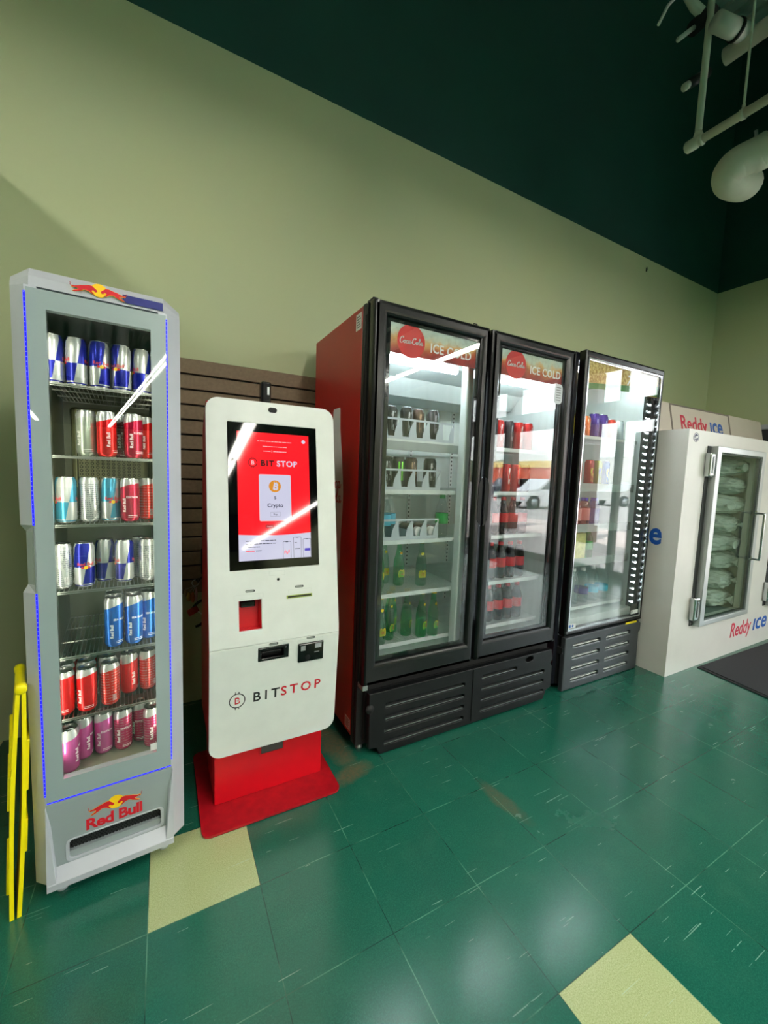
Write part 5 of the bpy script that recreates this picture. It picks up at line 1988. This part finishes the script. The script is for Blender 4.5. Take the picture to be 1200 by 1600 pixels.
for i, (x, k) in enumerate(((2.30, 'jb'), (2.40, 'jb'), (2.500, 'jw'), (2.610, 'jw2'), (2.715, 'jw2'))):
    lab_m = {'jb': LABEL_WHITE, 'jw': NAVY_WR, 'jw2': WATER_LAB}[k]
    bottle(k, WATERJ, CLEAR_PET, WHITE_CAP, lab_m if k != 'jb' else None, (0.06, 0.10), x, 1.745, SZ2[4] + 0.0005, 'large clear water bottle, %s on the lowest shelf of the single cooler' % ORD[i], 'water bottles on the single cooler lowest shelf', cap_r=0.0185, cap_h=0.022)

# ================================================================ ICE MERCHANDISER
im = empty('ice_merchandiser', (4.02, 1.85, 0), 'white two-door ice merchandiser at the right with glass doors', 'ice freezer')
I0, I1, IF, IB, IT = 2.950, 5.12, 1.398, 2.30, 1.650
D1 = (3.185, 3.975)
D2 = (4.350, 5.020)
g = G()
op1, op2 = rect(3.27, 0.35, 3.95, 1.53), rect(4.44, 0.35, 4.99, 1.53)
g.plate(rect(I0, 0.0, I1, IT), [op1, op2], 0.04, ICE_WHITE, FRONT(0, IF + 0.04, 0))
g.box((I0, IF + 0.04, 0.0), (I0 + 0.04, IB, IT), ICE_WHITE)
g.box((I1 - 0.04, IF + 0.04, 0.0), (I1, IB, IT), ICE_WHITE)
g.box((I0 + 0.04, IF + 0.04, IT - 0.04), (I1 - 0.04, IB, IT), ICE_WHITE)
g.box((I0 + 0.04, IB - 0.03, 0), (I1 - 0.04, IB, IT - 0.04), INNER_DK)
g.box((I0 + 0.04, IF + 0.04, 0.0), (I1 - 0.04, IB - 0.03, 0.34), mat('grey_freezer_floor', (120, 128, 126), 0.5))
g.box((4.30, IF + 0.06, 0.34), (4.33, IB - 0.03, IT - 0.04), INNER)
icab = part('cabinet', g, im)
ALUM = mat('satin_aluminium', (190, 194, 194), 0.35, 0.75, 0.03)
ICEGLASS = thin_glass('cool_tinted_glass', (0.86, 0.92, 0.89), 0.0, 1.1, 1.5)
ICE_DARK = mat('dark_rubber_seal', (34, 36, 36), 0.5)
for (a, b), zz0, zz1, lft in ((D1, 0.318, 1.556, True), (D2, 0.318, 1.556, True)):
    ga, gb, gz0, gz1 = a + 0.112, b - 0.048, zz0 + 0.036, zz1 - 0.040
    g = G()
    g.plate(rect(a + 0.055, zz0, b, zz1), [rect(ga, gz0, gb, gz1)], 0.045, ALUM, FRONT(0, IF, 0), bev=0.004)
    idr = part('door', g, im)
    g = G()
    g.plate(rect(ga - 0.004, gz0 - 0.004, gb + 0.004, gz1 + 0.004), [rect(ga + 0.010, gz0 + 0.010, gb - 0.010, gz1 - 0.010)], 0.02, ICE_DARK, FRONT(0, IF - 0.012, 0))
    part('seal', g, idr)
    g = G(); g.box((ga, IF - 0.034, gz0), (gb, IF - 0.029, gz1), ICEGLASS)
    part('glass_pane', g, idr)
    g = G(); g.box((a + 0.012, IF - 0.004, zz0), (a + 0.055, IF, zz1), ICE_DARK)
    part('hinge_gap', g, idr)
    for hz in (1.43, 0.445):
        g = G()
        g.box((a - 0.012, IF - 0.040, hz - 0.080), (a + 0.048, IF, hz + 0.080), CHROME, 0.010, 2)
        g.box((a + 0.010, IF - 0.046, hz - 0.055), (a + 0.030, IF - 0.038, hz + 0.055), STEEL, 0.004, 1)
        part('hinge', g, idr)
    g = G()
    hx = b - 0.074
    g.tube([(hx, IF - 0.045, 1.10), (hx, IF - 0.098, 1.10), (hx, IF - 0.100, 1.09), (hx, IF - 0.100, 0.765), (hx, IF - 0.098, 0.755), (hx, IF - 0.045, 0.755)], 0.0085, CHROME)
    for hz in (1.10, 0.755):
        g.box((hx - 0.018, IF - 0.050, hz - 0.016), (hx + 0.018, IF - 0.045, hz + 0.016), CHROME, 0.002, 1)
    part('handle', g, idr)

g = G()
M = FRONT(0, IF, 0)
g.text('Reddy', 0.160, LOGO_CRIMSON, M @ T(3.832, 0.129, 0), 0.0006, offset=0.0020, shear=0.14, align='LEFT', sx=0.86)
part('lettering', g, icab, label='crimson half of the lettering')
g = G()
g.text('ıce', 0.196, LOGO_BLUE, M @ T(4.218, 0.131, 0), 0.0006, offset=0.0036, shear=0.14, align='LEFT', sx=1.18)
part('lettering', g, icab, label='blue half of the lettering')
g = G()
g.text('Reddy', 0.20, LOGO_CRIMSON, SIDE(I0, 1.505, 0.886) @ T(-0.275, 0, 0), 0.0006, offset=0.003, align='RIGHT', sx=0.75)
part('lettering', g, icab)
g = G()
g.text('ice', 0.22, LOGO_BLUE, SIDE(I0, 1.499, 0.886), 0.0006, offset=0.0055, align='RIGHT', sx=0.80)
part('lettering', g, icab, label='blue lettering on the side panel')
g = G()
cx_, cz_ = 3.040, 1.600
g.prism(circ(cx_, cz_, 0.036, 32, 0.030), 0, 0.0006, mat('navy_badge', (30, 32, 70), 0.4), M)
g.plate(circ(cx_, cz_, 0.0315, 32, 0.0255), [circ(cx_, cz_, 0.0285, 32, 0.0225)], 0.0004, PRINT_WHITE, M, z=0.0006)
g.text('LEER', 0.021, PRINT_WHITE, M @ T(cx_, cz_ - 0.0072, 0.0007) @ RZ(0.2), 0.0003, shear=0.3, offset=0.0006)
part('badge', g, icab, label='round navy badge')

# header sign on top of the cabinet, three leaning panels
hd = empty('header_sign', (4.02, 1.90, IT), 'cream lightbox sign standing on top of the ice merchandiser', 'sign')
HEAD = mat('cream_sign_face', (206, 196, 182), 0.4, 0, 0.03, 4)
g = G()
prof = [(1.757, IT), (1.812, 1.925), (1.825, 1.930), (2.05, 1.930), (2.05, IT)]
g.prism(prof, 2.96, 5.10, HEAD, M_yz)
part('box', g, hd)
th_h = math.atan2(0.055, 0.275)
MH = T(0, 1.757, IT) @ RX(PI / 2 - th_h)
g = G()
TAN = mat('tan_divider', (120, 110, 98), 0.5)
for x_ in (3.486, 4.440):
    g.prism(rect(x_ - 0.010, 0.001, x_ + 0.010, 0.279), 0.0, 0.002, TAN, MH)
g.prism(rect(3.496, 0.268, 4.43, 0.279), 0.0, 0.003, TAN, MH)
part('divider', g, hd)
g = G()
g.text('Reddy', 0.165, LOGO_CRIMSON, MH @ T(3.612, 0.086, 0.0), 0.0006, offset=0.0034, align='LEFT', sx=1.0)
part('lettering', g, hd, label='crimson half of the lettering')
g = G()
g.text('ıce', 0.205, LOGO_BLUE, MH @ T(4.080, 0.086, 0.0), 0.0006, offset=0.0044, align='LEFT', sx=0.98)
part('lettering', g, hd, label='blue half of the lettering')

# bags of ice
BAG = translucent('frosted_ice_bag', (230, 238, 234), 0.78, 0.15, bump=1.0, scale=34)
random.seed(21)
from mathutils import noise as mnoise
bag_src = None
BN = ['lowest', 'second', 'third', 'fourth', 'fifth', 'sixth', 'seventh', 'topmost']
for st, (bx, by) in enumerate(((3.94, 1.645), (3.94, 2.02))):
    for k in range(8 if st == 0 else 6):
        if bag_src is None:
            tb = bmesh.new()
            bmesh.ops.create_icosphere(tb, subdivisions=5, radius=1.0)
            for v in tb.verts:
                c = v.co
                x_, y_, z_ = c.x, c.y, c.z
                sq = lambda q, p: math.copysign(abs(q) ** p, q)
                c.x = sq(x_, 0.75) * 0.225
                c.y = sq(y_, 0.75) * 0.165
                c.z = sq(z_, 0.9) * 0.072
                n = math.sin(x_ * 9 + y_ * 5) * math.sin(y_ * 8 - z_ * 6) * 0.008 + math.sin(x_ * 17 + z_ * 14) * 0.004 + math.sin(y_ * 21 + x_ * 6) * 0.003
                q = Vector((x_ * 2.3, y_ * 2.3, z_ * 2.3))
                rdg = 1 - abs(mnoise.noise(q * 1.6)) * 2
                n += rdg * 0.016 - abs(mnoise.noise(q * 4.2)) * 0.014
                c += c.normalized() * n
                if c.z < -0.064:
                    c.z = -0.064
            g = G(); g.merge(tb, BAG, smooth=True)
            # gathered neck
            o = bpy.data.objects.new('ice_bag', g.mesh('ice_bag')); COL.objects.link(o)
            WM[o.name] = Matrix.Identity(4)
            g = G()
            g.lathe([(0.012, 0.0), (0.010, 0.02), (0.035, 0.055), (0.028, 0.056), (0.006, 0.02)], BAG, 12, T(-0.02, -0.155, 0.0) @ RX(PI / 2))
            part('gathered_neck', g, o, local=True)
            bag_src = o
            c = o
        else:
            c = bag_src.copy(); COL.objects.link(c)
            for ch in list(bag_src.children):
                d = ch.copy(); COL.objects.link(d); d.parent = c
        c.location = (bx + random.uniform(-0.05, 0.05), by, 0.405 + k * 0.148)
        c.rotation_euler = (0, random.uniform(-0.05, 0.05), random.uniform(-0.5, 0.5))
        c['label'] = 'frosted clear bag of ice, %s of the %s stack behind the glass' % (BN[k] if not (k == 7) else 'topmost', 'front' if st == 0 else 'rear')
        c['category'] = 'ice bag'; c['group'] = 'bags of ice in the merchandiser'

# ================================================================ KEY RING ITEMS ON THE SLATWALL
hk = empty('wall_peg', (0.195, DW - 0.028, 0.80), 'black peg hook on the slatwall between fridge and kiosk', 'hook')
g = G()
g.box((0.175, DW - 0.034, 0.72), (0.235, DW - 0.028, 0.86), BLACK_PL, 0.002, 1)
part('backplate', g, hk)
g = G()
g.tube([(0.225, DW - 0.032, 0.83), (0.21, DW - 0.06, 0.80), (0.175, DW - 0.12, 0.73), (0.15, DW - 0.17, 0.715), (0.142, DW - 0.185, 0.73)], 0.005, BLACK_PL)
part('arm', g, hk)
kc = empty('bungee_strap', (0.15, DW - 0.15, 0.62), 'black cord loop with red sleeve hanging from the black peg', 'strap')
g = G()
n = 28
loop = []
for i in range(n + 1):
    a = -PI * 0.5 + 2 * PI * i / n
    loop.append((0.158 + 0.046 * math.cos(a) + 0.02 * math.sin(a), DW - 0.15, 0.545 + 0.068 * math.sin(a) * 1.0))
g.tube(loop[:20], 0.007, BLACK_PL)
part('cord', g, kc)
g = G()
g.cyl((0.105, DW - 0.155, 0.552), (0.150, DW - 0.155, 0.575), 0.017, mat('dull_red_rubber', (176, 52, 40), 0.5), 16)
part('sleeve', g, kc, label='dull red sleeve')
g = G()
g.cyl((0.150, DW - 0.17, 0.562), (0.190, DW - 0.17, 0.528), 0.003, WHITE_CAP, 8)
part('tie', g, kc, label='white plastic tie')
kt = empty('keychain_bunch', (0.12, DW - 0.16, 0.66), 'bunch of small brass and pale charms hanging from the black peg', 'keychains')
BRASS = mat('worn_brass', (176, 138, 62), 0.35, 0.8)
g = G()
g.tube([(0.138 + 0.016 * math.cos(2 * PI * i / 16), DW - 0.172, 0.712 + 0.016 * math.sin(2 * PI * i / 16)) for i in range(16)], 0.0018, STEEL, cyclic=True)
part('ring', g, kt)
random.seed(3)
for k, (dx, dz, m_, w_, h_) in enumerate(((-0.030, -0.055, BRASS, 0.012, 0.026), (-0.012, -0.062, mat('orange_charm', (190, 96, 40), 0.5), 0.010, 0.030), (0.004, -0.050, mat('pink_charm', (190, 150, 150), 0.5), 0.007, 0.040), (-0.044, -0.040, mat('dull_tan_charm', (150, 120, 86), 0.5), 0.008, 0.022))):
    g = G()
    g.lathe([(0, -h_), (w_ * 0.7, -h_ * 0.8), (w_, 0), (w_ * 0.6, h_ * 0.7), (0, h_ * 0.9)], m_, 12, T(0.138 + dx, DW - 0.172 + 0.006 * k, 0.700 + dz))
    g.tube([(0.138, DW - 0.172, 0.698), (0.138 + dx, DW - 0.172 + 0.006 * k, 0.700 + dz + h_ * 0.8)], 0.001, STEEL)
    part('charm', g, kt)

# ================================================================ OVERHEAD PIPES
def smooth3(pts, n=4):
    out = []
    P = [pts[0]] + list(pts) + [pts[-1]]
    for i in range(1, len(P) - 2):
        p0, p1, p2, p3 = P[i - 1:i + 3]
        for k in range(n):
            t = k / n
            out.append(tuple(0.5 * (2 * p1[j] + (p2[j] - p0[j]) * t + (2 * p0[j] - 5 * p1[j] + 4 * p2[j] - p3[j]) * t * t + (3 * p1[j] - p0[j] - 3 * p2[j] + p3[j]) * t ** 3) for j in (0, 1, 2)))
    out.append(pts[-1])
    return out



PIPE = mat('painted_pipe_grey', (208, 210, 192), 0.55, 0, 0.06, 10)
PVC = mat('dull_white_pvc', (212, 213, 204), 0.5, 0, 0.05, 10)
PY = 1.5
sp_ = empty('sprinkler_pipe', (2.89, 0.9, 3.37), 'thin white pipe hung level in front of the wall, ending in a capped elbow', 'pipe')
g = G()
g.cyl((2.890, PY, 3.375), (2.890, -3.0, 3.375), 0.024, PIPE, 16)
part('run', g, sp_)
g = G()
g.lathe([(0.0, -0.034), (0.026, -0.032), (0.033, -0.024), (0.033, 0.030), (0.028, 0.034), (0.028, 0.048), (0.033, 0.050), (0.033, 0.062), (0.026, 0.064)], PIPE, 20, T(2.890, PY + 0.02, 3.375) @ RX(PI / 2))
g.cyl((2.890, PY - 0.012, 3.39), (2.890, PY - 0.012, 3.43), 0.028, PIPE, 16, 0.020)
part('elbow_fitting', g, sp_)
g = G()
g.cyl((2.890, PY - 0.012, 3.42), (2.905, PY - 0.012, ZC - 0.06), 0.0185, PIPE, 14)
part('riser', g, sp_)
g = G()
g.cyl((2.890, 1.265, 3.40), (2.890, 1.265, ZC - 0.05), 0.0065, PIPE, 8)
g.lathe([(0.027, -0.010), (0.029, -0.010), (0.029, 0.010), (0.027, 0.010), (0.027, -0.010)], PIPE, 16, T(2.890, 1.265, 3.375) @ RX(PI / 2), cap=False)
g.cyl((2.890, 1.265, 3.398), (2.890, 1.265, 3.425), 0.009, PIPE, 10)
part('hanger_rod', g, sp_)

DUCT = mat('off_white_insulation', (206, 207, 188), 0.7, 0, 0.05, 10, bump=0.3)
dq = empty('insulated_duct', (3.70, 1.4, 3.4), 'fat off-white insulated pipe with a bulging elbow below the thin pipe', 'pipe')
g = G()
g.cyl((3.243, 1.30, 3.332), (3.243, -3.0, 3.332), 0.074, DUCT, 24)
part('run', g, dq)
g = G()
g.tube([(p[0], p[1], p[2]) for p in smooth3(((3.243, 1.28, 3.332), (3.215, 1.34, 3.322), (3.185, 1.40, 3.305), (3.200, 1.44, 3.285), (3.26, 1.455, 3.265), (3.33, 1.445, 3.262), (3.39, 1.43, 3.27)))], 0.092, DUCT, res=10)
for c_ in ((3.39, 1.43, 3.27), (3.185, 1.40, 3.30)):
    tb = bmesh.new(); bmesh.ops.create_icosphere(tb, subdivisions=3, radius=0.0925)
    g.merge(tb, DUCT, T(*c_), smooth=True)
part('elbow', g, dq)
g = G()
g.lathe([(0.085, -0.035), (0.098, -0.028), (0.098, 0.028), (0.085, 0.035)], DUCT, 28, T(3.240, 1.30, 3.331) @ RX(PI / 2))
part('collar', g, dq)
g = G()
g.tube([(3.17, 1.31, 3.40), (3.155, 1.31, 3.425), (3.18, 1.31, 3.44), (3.19, 1.31, 3.41)], 0.005, STEEL)
part('strap_buckle', g, dq)

# high cluster: larger pipe with black band, flexible stubs, wires
hp = empty('high_water_pipe', (3.05, 1.3, 3.9), 'thick white pipe high behind the thin riser with a black joint band', 'pipe')
g = G()
g.cyl((3.05, 1.46, 3.900), (3.05, -3.0, 3.900), 0.046, PVC, 20)
part('run', g, hp)
g = G()
g.cyl((2.80, 1.405, 3.925), (3.08, 1.345, 3.930), 0.046, PVC, 20)
part('branch', g, hp)
g = G()
g.lathe([(0.047, -0.010), (0.053, -0.009), (0.053, 0.009), (0.047, 0.010)], BLACK_PL, 24, T(2.955, 1.372, 3.928) @ Vector((0.28, -0.08, 0.005)).to_track_quat('Z', 'Y').to_matrix().to_4x4())
part('joint_band', g, hp, label='black joint band')
g = G()
g.tube([(2.70, 1.55, 4.19), (2.76, 1.55, 4.17), (2.82, 1.54, 4.13), (2.86, 1.52, 4.10)], 0.026, PVC, res=4)
part('small_elbow', g, hp)
wr = empty('hanging_cable', (2.60, 1.52, 3.95), 'pale cable drooping from the pipe cluster at the ceiling', 'cable')
g = G()
g.tube([(2.75, 1.52, 4.14), (2.66, 1.52, 4.09), (2.58, 1.52, 4.03), (2.52, 1.52, 3.96), (2.45, 1.52, 3.83)], 0.0085, PVC, res=3)
part('cable', g, wr)
cn = empty('conduit_stub', (2.75, 1.55, 3.95), 'short pale conduit stub left of the white riser', 'conduit')
g = G()
g.cyl((2.70, 1.55, 3.90), (2.83, 1.54, 4.02), 0.013, PVC, 12)
part('tube', g, cn)
g = G()
g.cyl((2.83, 1.54, 4.02), (2.98, 1.53, 4.17), 0.040, BLACK_MATTE, 14)
part('black_coupling', g, cn)
bk = empty('beam_clamp', (2.98, 1.60, 3.85), 'dark pipe clamp behind the white riser', 'clamp')
g = G()
g.cyl((2.94, 1.60, 3.80), (3.07, 1.56, 3.90), 0.028, mat('dark_steel', (44, 46, 48), 0.5, 0.4), 16)
part('coupling', g, bk)
g = G()
g.cyl((2.915, 1.61, 3.78), (2.94, 1.60, 3.80), 0.022, PVC, 14)
part('pipe_end', g, bk)
